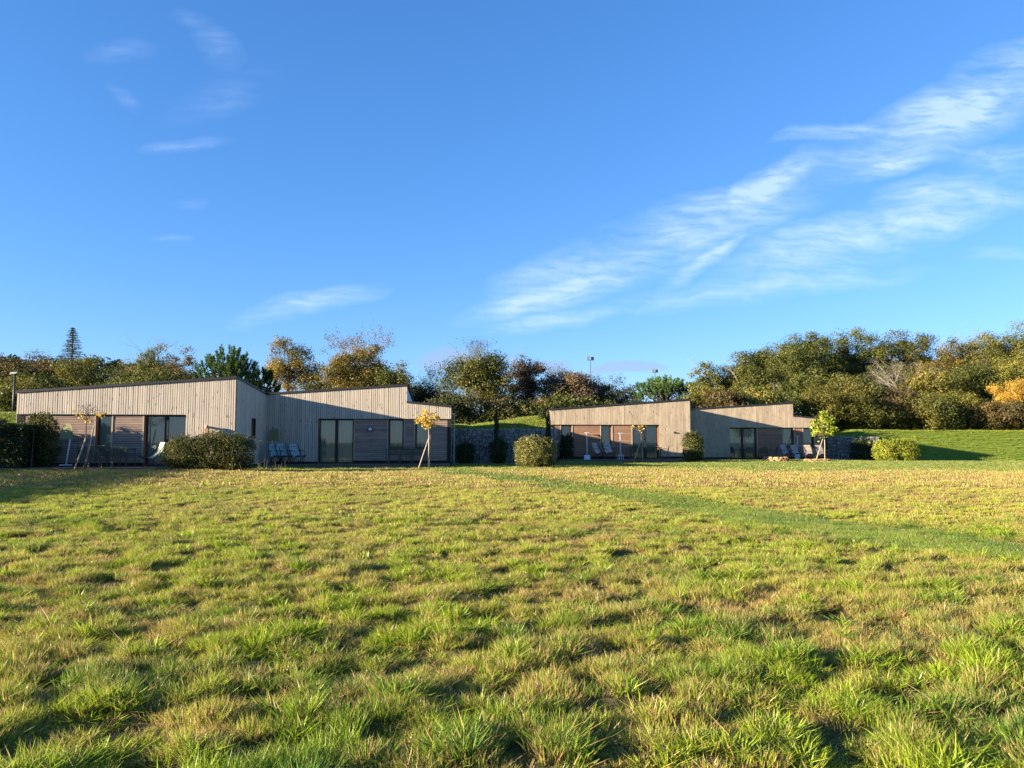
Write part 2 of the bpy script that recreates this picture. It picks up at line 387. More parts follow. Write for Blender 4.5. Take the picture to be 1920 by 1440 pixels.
# ------------------------------------------------------------------ terrain
XB = [-60, -21.6, -21.5, -12.9, -12.8, -3.3, -3.25, 2.35, 2.4, 11.5, 11.6, 22.6, 22.7, 26.3, 28.6, 32, 200]
YB = [34, 34, 43, 43, 46, 46, 43.9, 43.9, 56, 56, 60, 60, 57.2, 57.2, 59.6, 60.2, 60.2]
WB = [5, 5, .3, .3, .3, .3, .15, .15, .3, .3, .3, .3, .15, .3, 4.6, 5.8, 5.8]
HB = [2.9, 2.9, 2.5, 2.5, 2.2, 2.2, 2.05, 2.05, 2.3, 2.3, 2.3, 2.3, 1.9, 1.9, 2.45, 2.45, 2.45]
def pathdist(x, y):
    P = [(-3.6, 36), (-1.7, 30), (3.2, 19.4), (5.2, 13.3), (6.6, 10.2), (9.5, 6.2)]
    best = np.full(np.shape(x), 1e9)
    for (ax, ay), (bx, by) in zip(P[:-1], P[1:]):
        dx, dy = bx - ax, by - ay; t = np.clip(((x - ax) * dx + (y - ay) * dy) / (dx * dx + dy * dy), 0, 1)
        best = np.minimum(best, np.hypot(x - ax - t * dx, y - ay - t * dy))
    return best
def tussock(x, y):
    a = fbm(x / .21 + 3, y / .17, 21, 2); b = fbm(x / 1.0, y / .8 + 8, 31, 2)
    return np.clip((a - .5) * 1.9 + (b - .5) * .5 + .52, 0, 1)
def G(x, y):
    x = np.asarray(x, float); y = np.asarray(y, float)
    z = .24 * ss(11, 30, y) + .11 * ss(-8, -13, x) * ss(20, 29, y)
    z = z - .36 * ss(19, 26, x) * ss(47, 58, y)
    pm = ss(.5, 1.0, pathdist(x, y))
    z = z + (tussock(x, y) - .4) * (.052 * (1 - ss(8, 34, y)) + .02) * (.15 + .85 * pm) * (1 - ss(29, 33, y) * .7) * (y > -10)
    z = z + (fbm(x / 4, y / 4, 5, 2) - .5) * .06 * ss(3, 9, y) * (1 - ss(27, 31, y))
    yf = np.interp(x, XB, YB); w = np.interp(x, XB, WB); h = np.interp(x, XB, HB)
    pl = np.clip((y - yf) / w, 0, 1); pl = np.where(w > 1, pl * pl * (3 - 2 * pl), pl)
    top = h + .85 * ss(47.6, 52, y) * ss(-5, 3, x) * (1 - ss(6, 12, x)) + .3 * ss(45.5, 50, y) * (1 - ss(6, 12, x)) * ss(-20, -12, x) + (fbm(x / 3, y / 3, 9, 2) - .5) * .10
    far = ss(70, 120, y) * 2
    return z * (1 - pl) + (top + far) * pl
def gz(x, y): return float(G(np.array([x]), np.array([y]))[0])
def seg(a, b, st): return np.arange(a, b, st)
xs = np.unique(np.round(np.concatenate([seg(-5.5, 5.5, .08), seg(-7.5, -5.5, .13), seg(5.5, 7.5, .13), seg(-26, -7.5, .3), seg(7.5, 36, .3), seg(-70, -26, 2), seg(36, 80, 2), [-1500, -900, -500, -300, -180, -110, 110, 180, 300, 500, 900, 1500], XB[1:-1], [80]]), 3))
ys = np.unique(np.round(np.concatenate([seg(2.2, 10, .07), seg(10, 20, .16), seg(20, 43.6, .3), seg(43.6, 67, .2), seg(67, 120, 3), seg(-20, 2.2, 1.5), [-1200, -600, -300, -150, -80, -40, 130, 160, 220, 320, 500, 900, 1800], [43.9, 44.05]]), 3))
XX, YY = np.meshgrid(xs, ys); ZZ = G(XX, YY)
nx, ny = len(xs), len(ys); idx = np.arange(nx * ny).reshape(ny, nx)
q = np.stack([idx[:-1, :-1], idx[:-1, 1:], idx[1:, 1:], idx[1:, :-1]], -1).reshape(-1, 4)
gb = NB('meadow_soil_and_thatch'); gg_ = gb.n('ShaderNodeNewGeometry')
n1 = gb.noise(gg_.outputs['Position'], 1.6, 6, .65); n2 = gb.noise(gg_.outputs['Position'], 14, 4, .6)
c1 = gb.ramp(n2, [(.3, (.05, .036, .02)), (.55, (.11, .08, .04)), (.8, (.19, .14, .07))])
c2 = gb.ramp(n2, [(.3, (.07, .11, .014)), (.7, (.16, .23, .03))])
at = gb.n('ShaderNodeAttribute', attribute_name='lawn')
gb.bsdf(gb.mix(gb.math('ADD', gb.math('MULTIPLY', n1, .35), at.outputs['Fac'], clamp=True), c1, c2), .95, .1, bump=n2, bstr=.8, bdist=.03)
ground = npmesh('ground', np.stack([XX, YY, ZZ], -1).reshape(-1, 3), q, None, gb.m, kind='structure', smooth=True)
def greenness(x, y):
    """0 dry .. 1 green lawn"""
    pd = pathdist(x, y); g = (1 - ss(.75, 1.15, pd + (fbm(x * 2, y * 2, 3, 2) - .5) * .5))
    g = np.maximum(g, ss(27.5, 31.5, y - ss(-12, 12, x) * 3 + (fbm(x / 2, y / 1, 4, 2) - .5) * 4 + (fbm(x / 9, y / 5, 14, 2) - .5) * 9))
    return g
la = ground.data.attributes.new('lawn', 'FLOAT', 'POINT'); la.data.foreach_set('value', (greenness(XX, YY) * .8).ravel().astype(np.float32))

# ------------------------------------------------------------------ grass
def grassmat():
    b = NB('grass_blades'); g = b.n('ShaderNodeNewGeometry')
    dry = b.n('ShaderNodeAttribute', attribute_name='dry', attribute_type='INSTANCER')
    tone = b.n('ShaderNodeAttribute', attribute_name='tone', attribute_type='INSTANCER')
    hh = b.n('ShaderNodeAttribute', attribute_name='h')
    r = g.outputs['Random Per Island']
    r2 = b.math('FRACT', b.math('MULTIPLY', r, 17.31)); r3 = b.math('FRACT', b.math('MULTIPLY', r, 53.7))
    green = b.mix(r2, (.15, .235, .014), (.38, .47, .035))
    green = b.mix(tone.outputs['Fac'], green, b.mix(r3, (.065, .15, .022), (.13, .24, .04)))
    straw = b.mix(r3, (.29, .19, .065), (.52, .375, .155))
    isdry = b.math('GREATER_THAN', dry.outputs['Fac'], r2)
    base = b.mix(isdry, green, straw)
    tipdry = b.math('MULTIPLY', b.math('MULTIPLY_ADD', hh.outputs['Fac'], 2.2, -1.45, True), b.math('MULTIPLY', dry.outputs['Fac'], .8))
    base = b.mix(tipdry, base, (.38, .27, .09))
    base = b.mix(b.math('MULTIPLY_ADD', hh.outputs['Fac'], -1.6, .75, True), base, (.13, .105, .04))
    d = b.n('ShaderNodeBsdfDiffuse'); b.l(base, d.inputs[0]); t = b.n('ShaderNodeBsdfTranslucent'); b.l(base, t.inputs[0])
    m = b.n('ShaderNodeMixShader'); m.inputs[0].default_value = .38; b.l(d.outputs[0], m.inputs[1]); b.l(t.outputs[0], m.inputs[2])
    gl = b.n('ShaderNodeBsdfGlossy'); gl.inputs['Roughness'].default_value = .38
    m2 = b.n('ShaderNodeMixShader'); m2.inputs[0].default_value = .02; b.l(m.outputs[0], m2.inputs[1]); b.l(gl.outputs[0], m2.inputs[2]); b.l(m2.outputs[0], b.out.inputs[0])
    return b.m
GM = grassmat()
tuftcol = bpy.data.collections.new('grass_tufts')
def make_tuft(k, nb, rad, h0, h1, w, lean, segs, seed):
    r = np.random.default_rng(seed); V = []; Q = []; T = []; H = []
    for i in range(nb):
        a = r.uniform(0, 2 * math.pi); rr = rad * math.sqrt(r.uniform()); cx, cy = rr * math.cos(a), rr * math.sin(a)
        h = r.uniform(h0, h1) * (1 - .25 * rr / rad); la_ = abs(r.normal(lean, lean * .5)) * h; da = a + r.normal(0, .9) if rr > rad * .3 else r.uniform(0, 6.28)
        wa = r.uniform(0, 6.28); wx, wy = math.cos(wa) * w * .5, math.sin(wa) * w * .5
        i0 = len(V)
        for s_ in range(segs):
            t = s_ / segs; zz = h * (t - .18 * t * t * min(1, la_ / h * 1.5)); ll = la_ * t * t; ww = 1 - .55 * t
            px_, py_ = cx + math.cos(da) * ll, cy + math.sin(da) * ll
            V += [(px_ - wx * ww, py_ - wy * ww, zz - .012), (px_ + wx * ww, py_ + wy * ww, zz - .012)]; H += [t, t]
        V.append((cx + math.cos(da) * la_, cy + math.sin(da) * la_, h * (1 - .18 * min(1, la_ / h * 1.5)))); H.append(1)
        for s_ in range(segs - 1): j = i0 + 2 * s_; Q.append((j, j + 1, j + 3, j + 2))
        j = i0 + 2 * (segs - 1); T.append((j, j + 1, j + 2))
    o = npmesh('grass_tuft_%02d' % k, np.array(V), np.array(Q) if Q else None, np.array(T), GM)
    C.objects.unlink(o); tuftcol.objects.link(o)
    at_ = o.data.attributes.new('h', 'FLOAT', 'POINT'); at_.data.foreach_set('value', np.array(H, dtype=np.float32))
k = 0
for i in range(4): make_tuft(k, 80, .075, .045, .095, .0054, .75, 3, 100 + i); k += 1        # 0-3 fine mixed
for i in range(3): make_tuft(k, 45, .06, .07, .135, .0085, .85, 4, 200 + i); k += 1        # 4-6 broad clump
for i in range(3): make_tuft(k, 65, .075, .045, .095, .0048, .35, 2, 300 + i); k += 1        # 7-9 dry upright
for i in range(3): make_tuft(k, 60, .115, .035, .08, .0095, .6, 2, 400 + i); k += 1        # 10-12 mid distance
for i in range(3): make_tuft(k, 55, .30, .04, .10, .022, .4, 1, 500 + i); k += 1         # 13-15 far
for i in range(2): make_tuft(k, 130, .18, .025, .05, .0045, .5, 2, 600 + i); k += 1       # 16-17 short mown
def inside(x, y):
    m = (x > -21.2) & (x < -11.6) & (y > 30.1) & (y < 47)
    m |= (x > -12.6) & (x < -3.0) & (y > 36.4) & (y < 48)
    m |= (x > 2.2) & (x < 11.6) & (y > 46.3) & (y < 58); m |= (x > 11.2) & (x < 22.9) & (y > 52.2) & (y < 62)
    m |= (x > -3.3) & (x < 2.8) & (y > 42.9) & (y < 44.2); m |= (x > 22.6) & (x < 26.6) & (y > 56) & (y < 57.4); m |= (y > 62) & (x < 25)
    return m
pts = []
for (y0, y1, dens, cls) in [(2.6, 6, 230, 0), (6, 9, 175, 0), (9, 14, 120, 1), (14, 22, 85, 2), (22, 34, 26, 3), (34, 50, 16, 3), (50, 67, 15, 3)]:
    n = int(dens * (y1 - y0) * (1.42 * y1 + 5)); X = rng.uniform(-.71 * y1 - 2.5, .71 * y1 + 2.5, n); Y = rng.uniform(y0, y1, n)
    kk = (abs(X) < .70 * Y + 2.3) & ~inside(X, Y); X = X[kk]; Y = Y[kk]; pts.append((X, Y, np.full(len(X), cls)))
X = np.concatenate([p[0] for p in pts]); Y = np.concatenate([p[1] for p in pts]); cls = np.concatenate([p[2] for p in pts])
Z = G(X, Y); ts = tussock(X, Y); gr = greenness(X, Y); lawn = gr > rng.uniform(.12, .88, len(X))
D = fbm(X / .8, Y / .5, 41, 3) * .55 + fbm(X / 5, Y / 4, 43, 2) * .45
D = np.clip((D - .5) * 3.0 + .5, 0, 1)
zone = .45 * ss(15, 24, Y) * (1 - ss(30, 36, Y)); zone = zone + .25 * ss(2, 6, X) * ss(13, 16, Y)
dry = np.clip(.20 + D * .66 + zone * .8 - .22 * (1 - ss(4.5, 8, Y)) - .10 * ss(2, 5, X) * (1 - ss(9, 13, Y)), 0, .95)
dry = np.clip(dry + rng.normal(0, .16, len(X)), 0, .95); dry = np.where(ts > .7, dry * .6, dry); dry = np.where(lawn, .04 + .34 * rng.uniform(size=len(X)) ** 1.5, dry)
nn = rng.uniform(size=len(X)); ki = np.zeros(len(X), int)
clump = fbm(X / .3, Y / .3, 77, 2)
near = cls == 0
ki = np.where(near, rng.integers(0, 4, len(X)), ki)
isdr = near & (nn < dry * .75); ki = np.where(isdr, rng.integers(7, 10, len(X)), ki)
br = near & (clump > .63) & (nn < .7) | (near & (nn > .975)); ki = np.where(br & ~lawn, rng.integers(4, 7, len(X)), ki)
dry = np.where(br & ~lawn, dry * .25, dry)
c1_ = cls == 1; ki = np.where(c1_, np.where(nn < .55, rng.integers(0, 4, len(X)), rng.integers(10, 13, len(X))), ki)
b1 = c1_ & (clump > .62) & (nn > .4) & ~lawn; ki = np.where(b1, rng.integers(4, 7, len(X)), ki); dry = np.where(b1, dry * .3, dry)
c2_ = cls == 2; ki = np.where(c2_, rng.integers(10, 13, len(X)), ki)
ki = np.where(cls == 3, rng.integers(13, 16, len(X)), ki)
ki = np.where(lawn & (Y < 16), rng.integers(16, 18, len(X)), ki)
sc = (.40 + ts * .8) * rng.uniform(.6, 1.4, len(X))
sc = np.where(lawn, np.where(Y < 16, rng.uniform(.8, 1.2, len(X)), rng.uniform(.6, .95, len(X))), sc)
sxy = np.where(cls == 3, rng.uniform(.9, 1.3, len(X)), rng.uniform(.85, 1.2, len(X)))
keep = ~((ts < .22) & (Y < 16) & (rng.uniform(size=len(X)) < .6))
tone = np.clip(np.where(lawn, .5 + .7 * fbm(X / 1.2, Y / 1.2, 66, 2), (fbm(X / .8, Y / .8, 91, 2) - .45) * 2.0), 0, 1)
X, Y, Z, ki, sc, sxy, dry, tone = [a[keep] for a in (X, Y, Z, ki, sc, sxy, dry, tone)]
def grass_object(name, X, Y, Z, ki, sxy, sc, dry, tone, label):
    me = bpy.data.meshes.new(name); n = len(X); me.vertices.add(n); me.vertices.foreach_set('co', np.stack([X, Y, Z], -1).astype(np.float32).ravel())
    def at(nm, typ, arr, key='value'):
        a = me.attributes.new(nm, typ, 'POINT'); a.data.foreach_set(key, arr.ravel())
    at('ki', 'INT', ki.astype(np.int32)); at('dry', 'FLOAT', dry.astype(np.float32)); at('tone', 'FLOAT', tone.astype(np.float32))
    at('rot', 'FLOAT_VECTOR', np.stack([rng.normal(0, .08, n), rng.normal(0, .08, n) + .06, rng.uniform(0, 6.28, n)], -1).astype(np.float32), 'vector')
    at('scl', 'FLOAT_VECTOR', np.stack([sxy, sxy, sc], -1).astype(np.float32), 'vector')
    o = bpy.data.objects.new(name, me); C.objects.link(o)
    ng = bpy.data.node_groups.get('scatter_grass')
    if ng is None:
        ng = bpy.data.node_groups.new('scatter_grass', 'GeometryNodeTree')
        ng.interface.new_socket('Geometry', in_out='INPUT', socket_type='NodeSocketGeometry'); ng.interface.new_socket('Geometry', in_out='OUTPUT', socket_type='NodeSocketGeometry')
        gi = ng.nodes.new('NodeGroupInput'); go = ng.nodes.new('NodeGroupOutput')
        ci = ng.nodes.new('GeometryNodeCollectionInfo'); ci.inputs[0].default_value = tuftcol; ci.inputs[1].default_value = True; ci.inputs[2].default_value = True
        ip = ng.nodes.new('GeometryNodeInstanceOnPoints'); ip.inputs['Pick Instance'].default_value = True
        mp_ = ng.nodes.new('GeometryNodeMeshToPoints'); ng.links.new(gi.outputs[0], mp_.inputs[0]); ng.links.new(mp_.outputs[0], ip.inputs['Points'])
        ng.links.new(ci.outputs[0], ip.inputs['Instance'])
        def na(nm, typ, sock):
            a = ng.nodes.new('GeometryNodeInputNamedAttribute'); a.data_type = typ; a.inputs[0].default_value = nm; ng.links.new(a.outputs[0], sock)
        na('ki', 'INT', ip.inputs['Instance Index']); na('rot', 'FLOAT_VECTOR', ip.inputs['Rotation']); na('scl', 'FLOAT_VECTOR', ip.inputs['Scale'])
        ng.links.new(ip.outputs[0], go.inputs[0])
    md = o.modifiers.new('scatter', 'NODES'); md.node_group = ng
    o['kind'] = 'stuff'; tag(o, label, 'grass'); return o
print('grass tufts', len(X))
fld = (Y < 55) | (X < 22)
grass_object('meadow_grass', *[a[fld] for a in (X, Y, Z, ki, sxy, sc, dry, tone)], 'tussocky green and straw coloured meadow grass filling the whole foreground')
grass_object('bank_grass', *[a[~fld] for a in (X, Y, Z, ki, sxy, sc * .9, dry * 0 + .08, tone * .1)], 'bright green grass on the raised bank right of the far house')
# grass on the bank tops beside the houses
n = 5200; bx = np.concatenate([rng.uniform(-27, -20.5, 1700), rng.uniform(-4.5, 4, 3500)]); by = np.concatenate([rng.uniform(33.5, 42, 1700), rng.uniform(44.2, 56, 3500)])
kk = ~((bx > 2.3) & (by > 48)); bx = bx[kk]; by = by[kk]; n = len(bx)
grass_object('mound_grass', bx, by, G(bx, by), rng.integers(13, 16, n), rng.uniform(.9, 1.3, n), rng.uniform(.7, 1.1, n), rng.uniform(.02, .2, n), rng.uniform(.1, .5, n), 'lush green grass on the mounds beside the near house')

# ------------------------------------------------------------------ houses
class Plane:
    def __init__(s, a, b):
        s.a = Vector((a[0], a[1], 0)); s.b = Vector((b[0], b[1], 0)); s.e = (s.b - s.a).normalized(); s.n = Vector((s.e.y, -s.e.x, 0)); s.T = (s.b - s.a).length
    def px(s, px, py, d=0):
        r = ray(px, py); o = Vector((0, 0, EYE)); k = ((s.a - s.n * d - o).dot(s.n)) / (r.dot(s.n)); p = o + r * k
        return (p - s.a).dot(s.e), p.z
    def t(s, px, py=800, d=0): return s.px(px, py, d)[0]
    def p(s, t, z, d=0): q = s.a + s.e * t - s.n * d; return Vector((q.x, q.y, z))
def prism(mb, P, t0, t1, b0, b1, z0, z1, d0, d1):
    """wall piece between t0..t1, bottoms b0,b1, tops z0,z1, depth d0 (front) .. d1"""
    mb.hexa([P.p(t0, b0, d0), P.p(t1, b1, d0), P.p(t1, b1, d1), P.p(t0, b0, d1), P.p(t0, z0, d0), P.p(t1, z1, d0), P.p(t1, z1, d1), P.p(t0, z0, d1)]); return mb
def lerp(a, b, f): return a + (b - a) * f
def vertical_boards(mb, P, t0, t1, top, bot, pitch, width, thick, jit=.004, d0=-.002):
    n = max(1, int(round((t1 - t0) / pitch))); pt = (t1 - t0) / n
    for i in range(n):
        a = t0 + i * pt + (pt - width) / 2 + random.uniform(-1, 1) * jit; b = a + width + random.uniform(-1, 1) * jit
        a = max(a, t0); b = min(b, t1)
        th = thick + random.uniform(-1, 1) * jit; bb = random.uniform(-1, 1) * .006
        prism(mb, P, a, b, bot(a) + bb, bot(b) + bb, top(a), top(b), -th + d0, d0)
def horizontal_boards(mb, P, t0, t1, z0, z1, pitch, width, thick, d, jit=.003):
    n = max(1, int(round((z1 - z0) / pitch))); pt = (z1 - z0) / n
    for i in range(n):
        a = z0 + i * pt; cuts = [t0, t1]
        if t1 - t0 > 1.6 and random.random() < .6: cuts = [t0, t0 + (t1 - t0) * random.uniform(.3, .7), t1]
        for c0, c1 in zip(cuts[:-1], cuts[1:]):
            th = thick + random.uniform(-1, 1) * jit
            prism(mb, P, c0 + .002, c1 - .002, a, a, a + width, a + width, d - th, d)
def window(house, P, t0, t1, zb, zt, d, door=False, curtain=True, parts=1, hang=None):
    """opening t0..t1, frame recessed at depth d, sub-parts frame pieces"""
    name = 'glass_door' if door else 'window'
    fw = .06
    m = MB()
    prism(m, P, t0, t0 + fw, zb, zb, zt, zt, d - .03, d + .04); prism(m, P, t1 - fw, t1, zb, zb, zt, zt, d - .03, d + .04)
    prism(m, P, t0 + fw, t1 - fw, zb, zb, zb + fw, zb + fw, d - .028, d + .038); prism(m, P, t0 + fw, t1 - fw, zt - fw, zt - fw, zt, zt, d - .028, d + .038)
    for k in range(1, parts):
        tm = lerp(t0, t1, k / parts); prism(m, P, tm - .08, tm + .08, zb + fw, zb + fw, zt - fw, zt - fw, d - .026, d + .036)
    w = m.build(name, 'frame', house)
    g = MB(); prism(g, P, t0 + fw, t1 - fw, zb + fw, zb + fw, zt - fw, zt - fw, d + .004, d + .012); g.build('pane', 'glass', w)
    if curtain:
        segs = [(t0 + .03, t1 - .03)] if hang is None else hang
        for a, b in segs:
            c = MB(); n = max(8, int((b - a) / .022)); ph = random.uniform(0, 6); i0 = 0
            for i in range(n + 1):
                t = lerp(a, b, i / n); dd = d + .12 + .05 * math.sin(t * 44 + ph + 1.3 * math.sin(t * 7)) + .012 * math.sin(t * 95)
                c.v += [P.p(t, zb + .01, dd), P.p(t, zt - .02, dd)]
            for i in range(n): c.f.append((2 * i, 2 * i + 2, 2 * i + 3, 2 * i + 1))
            c.build('curtain', 'curtain', w, smooth=True)
    sd = .075
    prism(MB(), P, t0 - .022, t0 - .002, zb, zb, zt, zt, sd, d - .031).build('jamb', 'jamb', w); prism(MB(), P, t1 + .002, t1 + .022, zb, zb, zt, zt, sd, d - .031).build('jamb', 'jamb', w)
    if not door: prism(MB(), P, t0, t1, zb - .03, zb - .03, zb - .002, zb - .002, sd - .02, d - .031).build('sill', 'jamb', w)
    return w
def house_volume(H, P, roof, zhead, zbot, zdeck, t_open0, t_open1, openings, style, depth, drop, tail=None):
    """front wall: boards above the header between t_open0..t_open1, full height elsewhere.
    roof: list of (t,z) breakpoints. openings: (t0,t1,zb,door,parts,hang)"""
    def top(t):
        for (a, za), (b, zb) in zip(roof[:-1], roof[1:]):
            if t <= b: return lerp(za, zb, (t - a) / (b - a)) if b > a else zb
        return roof[-1][1]
    def bot(t): return zhead if t_open0 <= t <= t_open1 else zbot
    cuts = sorted(set([0, P.T, t_open0, t_open1] + [t for t, z in roof]))
    bm_, sm_ = ('batten', 'siding') if style == 1 else ('board', 'siding_red')
    cl = MB(); core = MB()
    for a, b in zip(cuts[:-1], cuts[1:]):
        if b - a < .01: continue
        mid = (a + b) / 2; op = t_open0 <= mid <= t_open1; bt = zhead if op else zbot
        ta, tb = top(a + 1e-4), top(b - 1e-4)
        tf = lambda t, a=a, b=b, ta=ta, tb=tb: lerp(ta, tb, (t - a) / (b - a))
        if style == 1: vertical_boards(cl, P, a, b, tf, lambda t, bt=bt: bt, .094, .073, .024)
        else: vertical_boards(cl, P, a, b, tf, lambda t, bt=bt: bt, .148, .141, .022)
        prism(core, P, a, b, bt + .015, bt + .015, ta - .01, tb - .01, 0, .06 if op else .25)
        if op: prism(core, P, a, b, zhead + .03, zhead + .03, ta - .01, tb - .01, .06, .3)
    cl.build('vertical_cladding', bm_, H, kind='stuff'); core.build('wall_core', 'backing', H)
    # lower wall between openings
    sd = MB(); core2 = MB(); pl = MB(); prev = t_open0; items = sorted(openings)
    zsb = zdeck + .14
    for it in items + [None]:
        e = it[0] if it else (t_open1)
        if e - prev > .06:
            a = prev + (.03 if prev > t_open0 + .01 else 0); b = e - (.03 if it or t_open1 > P.T - .3 else 0)
            if b - a > .2:
                horizontal_boards(sd, P, a + .055, b - .055, zsb, zhead - .01, .1 if style == 1 else .15, .089 if style == 1 else .143, .02, .075)
                prism(MB(), P, a, a + .05, zsb, zsb, zhead - .012, zhead - .012, .035, .075).build('trim', 'trim', H); prism(MB(), P, b - .05, b, zsb, zsb, zhead - .012, zhead - .012, .035, .075).build('trim', 'trim', H)
            prism(core2, P, a, b, zdeck - .1, zdeck - .1, zhead + .01, zhead + .01, .08, .26)
        if it:
            t0, t1, zb, door, parts, hang = it
            window(H, P, t0, t1, zb, zhead - .012, .27, door, True, parts, hang); prev = t1
            if not door:
                horizontal_boards(sd, P, t0 - .02, t1 + .02, zsb, zb - .04, .1 if style == 1 else .15, .089 if style == 1 else .143, .02, .075)
                prism(core2, P, t0 - .03, t1 + .03, zdeck - .1, zdeck - .1, zb - .031, zb - .031, .08, .26)
        else: prev = e
    sd.build('horizontal_siding', sm_, H, kind='stuff'); core2.build('lower_wall', 'backing', H, kind='stuff')
    hd = MB(); prism(hd, P, t_open0, t_open1, zhead - .008, zhead - .008, zhead + .012, zhead + .012, -.03, .3); hd.build('soffit_strip', 'zinc', H)
    prism(pl, P, .02, P.T - .02, -.4, -.4, zdeck - .02, zdeck - .02, .1, .4)
    pl.build('plinth', 'plinth', H)
    # roof, edges, side and back walls
    rf = MB(); ed = MB(); sw = MB()
    for (a, za), (b, zb) in zip(roof[:-1], roof[1:]):
        if b - a < .01: continue
        if tail is not None and a >= tail[0] - .01: dr = tail[1]
        else: dr = drop
        rf.hexa([P.p(a, za - .12, .05), P.p(b, zb - .12, .05), P.p(b, zb - .12 - dr, depth), P.p(a, za - .12 - dr, depth), P.p(a, za - .01, .05), P.p(b, zb - .01, .05), P.p(b, zb - .01 - dr, depth), P.p(a, za - .01 - dr, depth)])
        prism(ed, P, a - .03, b + .03, za - .015, zb - .015, za + .085, zb + .085, -.075, .08)
        for t, z, s in ((a, za, -1), (b, zb, 1)):
            t_in = t - s * .001
            ed.hexa([P.p(t - .05 + .02 * s, z - .015, .082), P.p(t + .05 + .02 * s, z - .015, .082), P.p(t + .05 + .02 * s, z - .015 - dr, depth), P.p(t - .05 + .02 * s, z - .015 - dr, depth),
                     P.p(t - .05 + .02 * s, z + .08, .082), P.p(t + .05 + .02 * s, z + .08, .082), P.p(t + .05 + .02 * s, z + .08 - dr, depth), P.p(t - .05 + .02 * s, z + .08 - dr, depth)])
    rf.build('roof', 'roof', H); ed.build('roof_edge', 'zinc', H)
    zl = roof[0][1]; zr = roof[-1][1]; drr = tail[1] if tail is not None else drop
    bk = MB(); prism(bk, P, 0, P.T, -.3, -.3, 2.6, 2.6, depth - .2, depth); bk.build('back_wall', 'inside', H)
    fl = MB(); prism(fl, P, .1, P.T - .1, zdeck - .25, zdeck - .25, zdeck - .02, zdeck - .02, .29, depth - .21); fl.build('floor_slab', 'inside', H)
    return top
def side_wall(H, P, t, side, depth, zf, zb_, zbot, mat, sty, d0=.0):
    """wall perpendicular-ish: from front corner back; side +1 right, -1 left"""
    a = P.p(t, 0, d0); b = P.p(t, 0, depth)
    Q = Plane((a.x, a.y), (b.x, b.y)) if side > 0 else Plane((b.x, b.y), (a.x, a.y))
    c = MB(); tf = (lambda q: lerp(zf, zb_, q / Q.T)) if side > 0 else (lambda q: lerp(zb_, zf, q / Q.T))
    off = .001
    if sty == 1: vertical_boards(c, Q, .03, Q.T, tf, lambda q: zbot, .094, .073, .024)
    else: vertical_boards(c, Q, .03, Q.T, tf, lambda q: zbot, .148, .141, .022)
    c.build('side_cladding', mat, H, kind='stuff')
    k = MB(); prism(k, Q, 0, Q.T, -.3, -.3, tf(0) - .02, tf(Q.T) - .02, 0.001, .2); k.build('side_wall', 'backing', H)
    return Q

def hpx(P, lst, d=.07): return [P.t(x, 800, d) for x in lst]
def vol(px0, Y0, px1, Y1):
    a = atY(px0, 800, Y0); b = atY(px1, 800, Y1); return Plane((a.x, a.y), (b.x, b.y))
L1 = vol(30, 31.9, 441, 32.9); R1 = vol(497, 38.6, 846, 39.4)
L2 = vol(1031, 48.6, 1294, 49.2); R2 = vol(1296, 54.5, 1551, 55.1)
GZ = {}
H1 = thing('timber_house', 'near left single storey house clad in pale vertical wood battens with dark zinc roof edge', 'house', (L1.a.x, L1.a.y, .3))
za, zb = L1.px(30, 736)[1], L1.px(441, 709)[1]
zh = L1.px(346, 778)[1]; DK1 = .45
T = lambda x: L1.t(x, 800, .27)
top1 = house_volume(H1, L1, [(0, za), (L1.T, zb)], zh, .42, DK1, 0, L1.t(348),
    [(T(62), T(91), DK1 + .9, False, 1, None), (T(185), T(212), L1.px(200, 838, .27)[1], False, 1, None), (T(275), L1.t(346.5), DK1, True, 2, None)], 1, 13, .75)
# visible right flank of the projecting wing
c1p = L1.p(L1.T, 0, 0); c2p = R1.p(0, 0, 0)
Q1 = Plane((c1p.x, c1p.y), (c2p.x, c2p.y)); zc = R1.px(497, 740)[1]
cm = MB(); fl_ = lambda t: lerp(zb, zc, t / Q1.T)
w0 = Q1.t(470.5, 800); w1 = Q1.t(479, 800); zw0 = Q1.px(475, 822)[1]; zw1 = Q1.px(474, 784)[1]
for a, b, bo, to in [(0.03, w0, None, None), (w1, Q1.T - .02, None, None)]:
    vertical_boards(cm, Q1, a, b, fl_, lambda t: .42, .094, .073, .024)
vertical_boards(cm, Q1, w0, w1, fl_, lambda t: zw1, .094, .073, .024); vertical_boards(cm, Q1, w0, w1, lambda t: zw0, lambda t: .42, .094, .073, .024)
cm.build('side_cladding', 'batten', H1, kind='stuff')
k_ = MB(); prism(k_, Q1, 0, w0, .1, .1, zb - .02, fl_(w0) - .02, .001, .2); prism(k_, Q1, w1, Q1.T, .1, .1, fl_(w1) - .02, zc - .02, .001, .2)
prism(k_, Q1, w0, w1, zw1, zw1, fl_(w0) - .02, fl_(w1) - .02, .001, .2); prism(k_, Q1, w0, w1, .1, .1, zw0, zw0, .001, .2); k_.build('side_wall', 'backing', H1)
sw_ = MB(); prism(sw_, Q1, w0, w0 + .05, zw0, zw0, zw1, zw1, .1, .18); prism(sw_, Q1, w1 - .05, w1, zw0, zw0, zw1, zw1, .1, .18); prism(sw_, Q1, w0 + .05, w1 - .05, zw0, zw0, zw0 + .05, zw0 + .05, .1, .18); prism(sw_, Q1, w0 + .05, w1 - .05, zw1 - .05, zw1 - .05, zw1, zw1, .1, .18)
sw_ = sw_.build('window', 'jamb', H1); pn = MB(); prism(pn, Q1, w0 + .05, w1 - .05, zw0 + .05, zw0 + .05, zw1 - .05, zw1 - .05, .14, .15); pn.build('pane', 'glass', sw_)
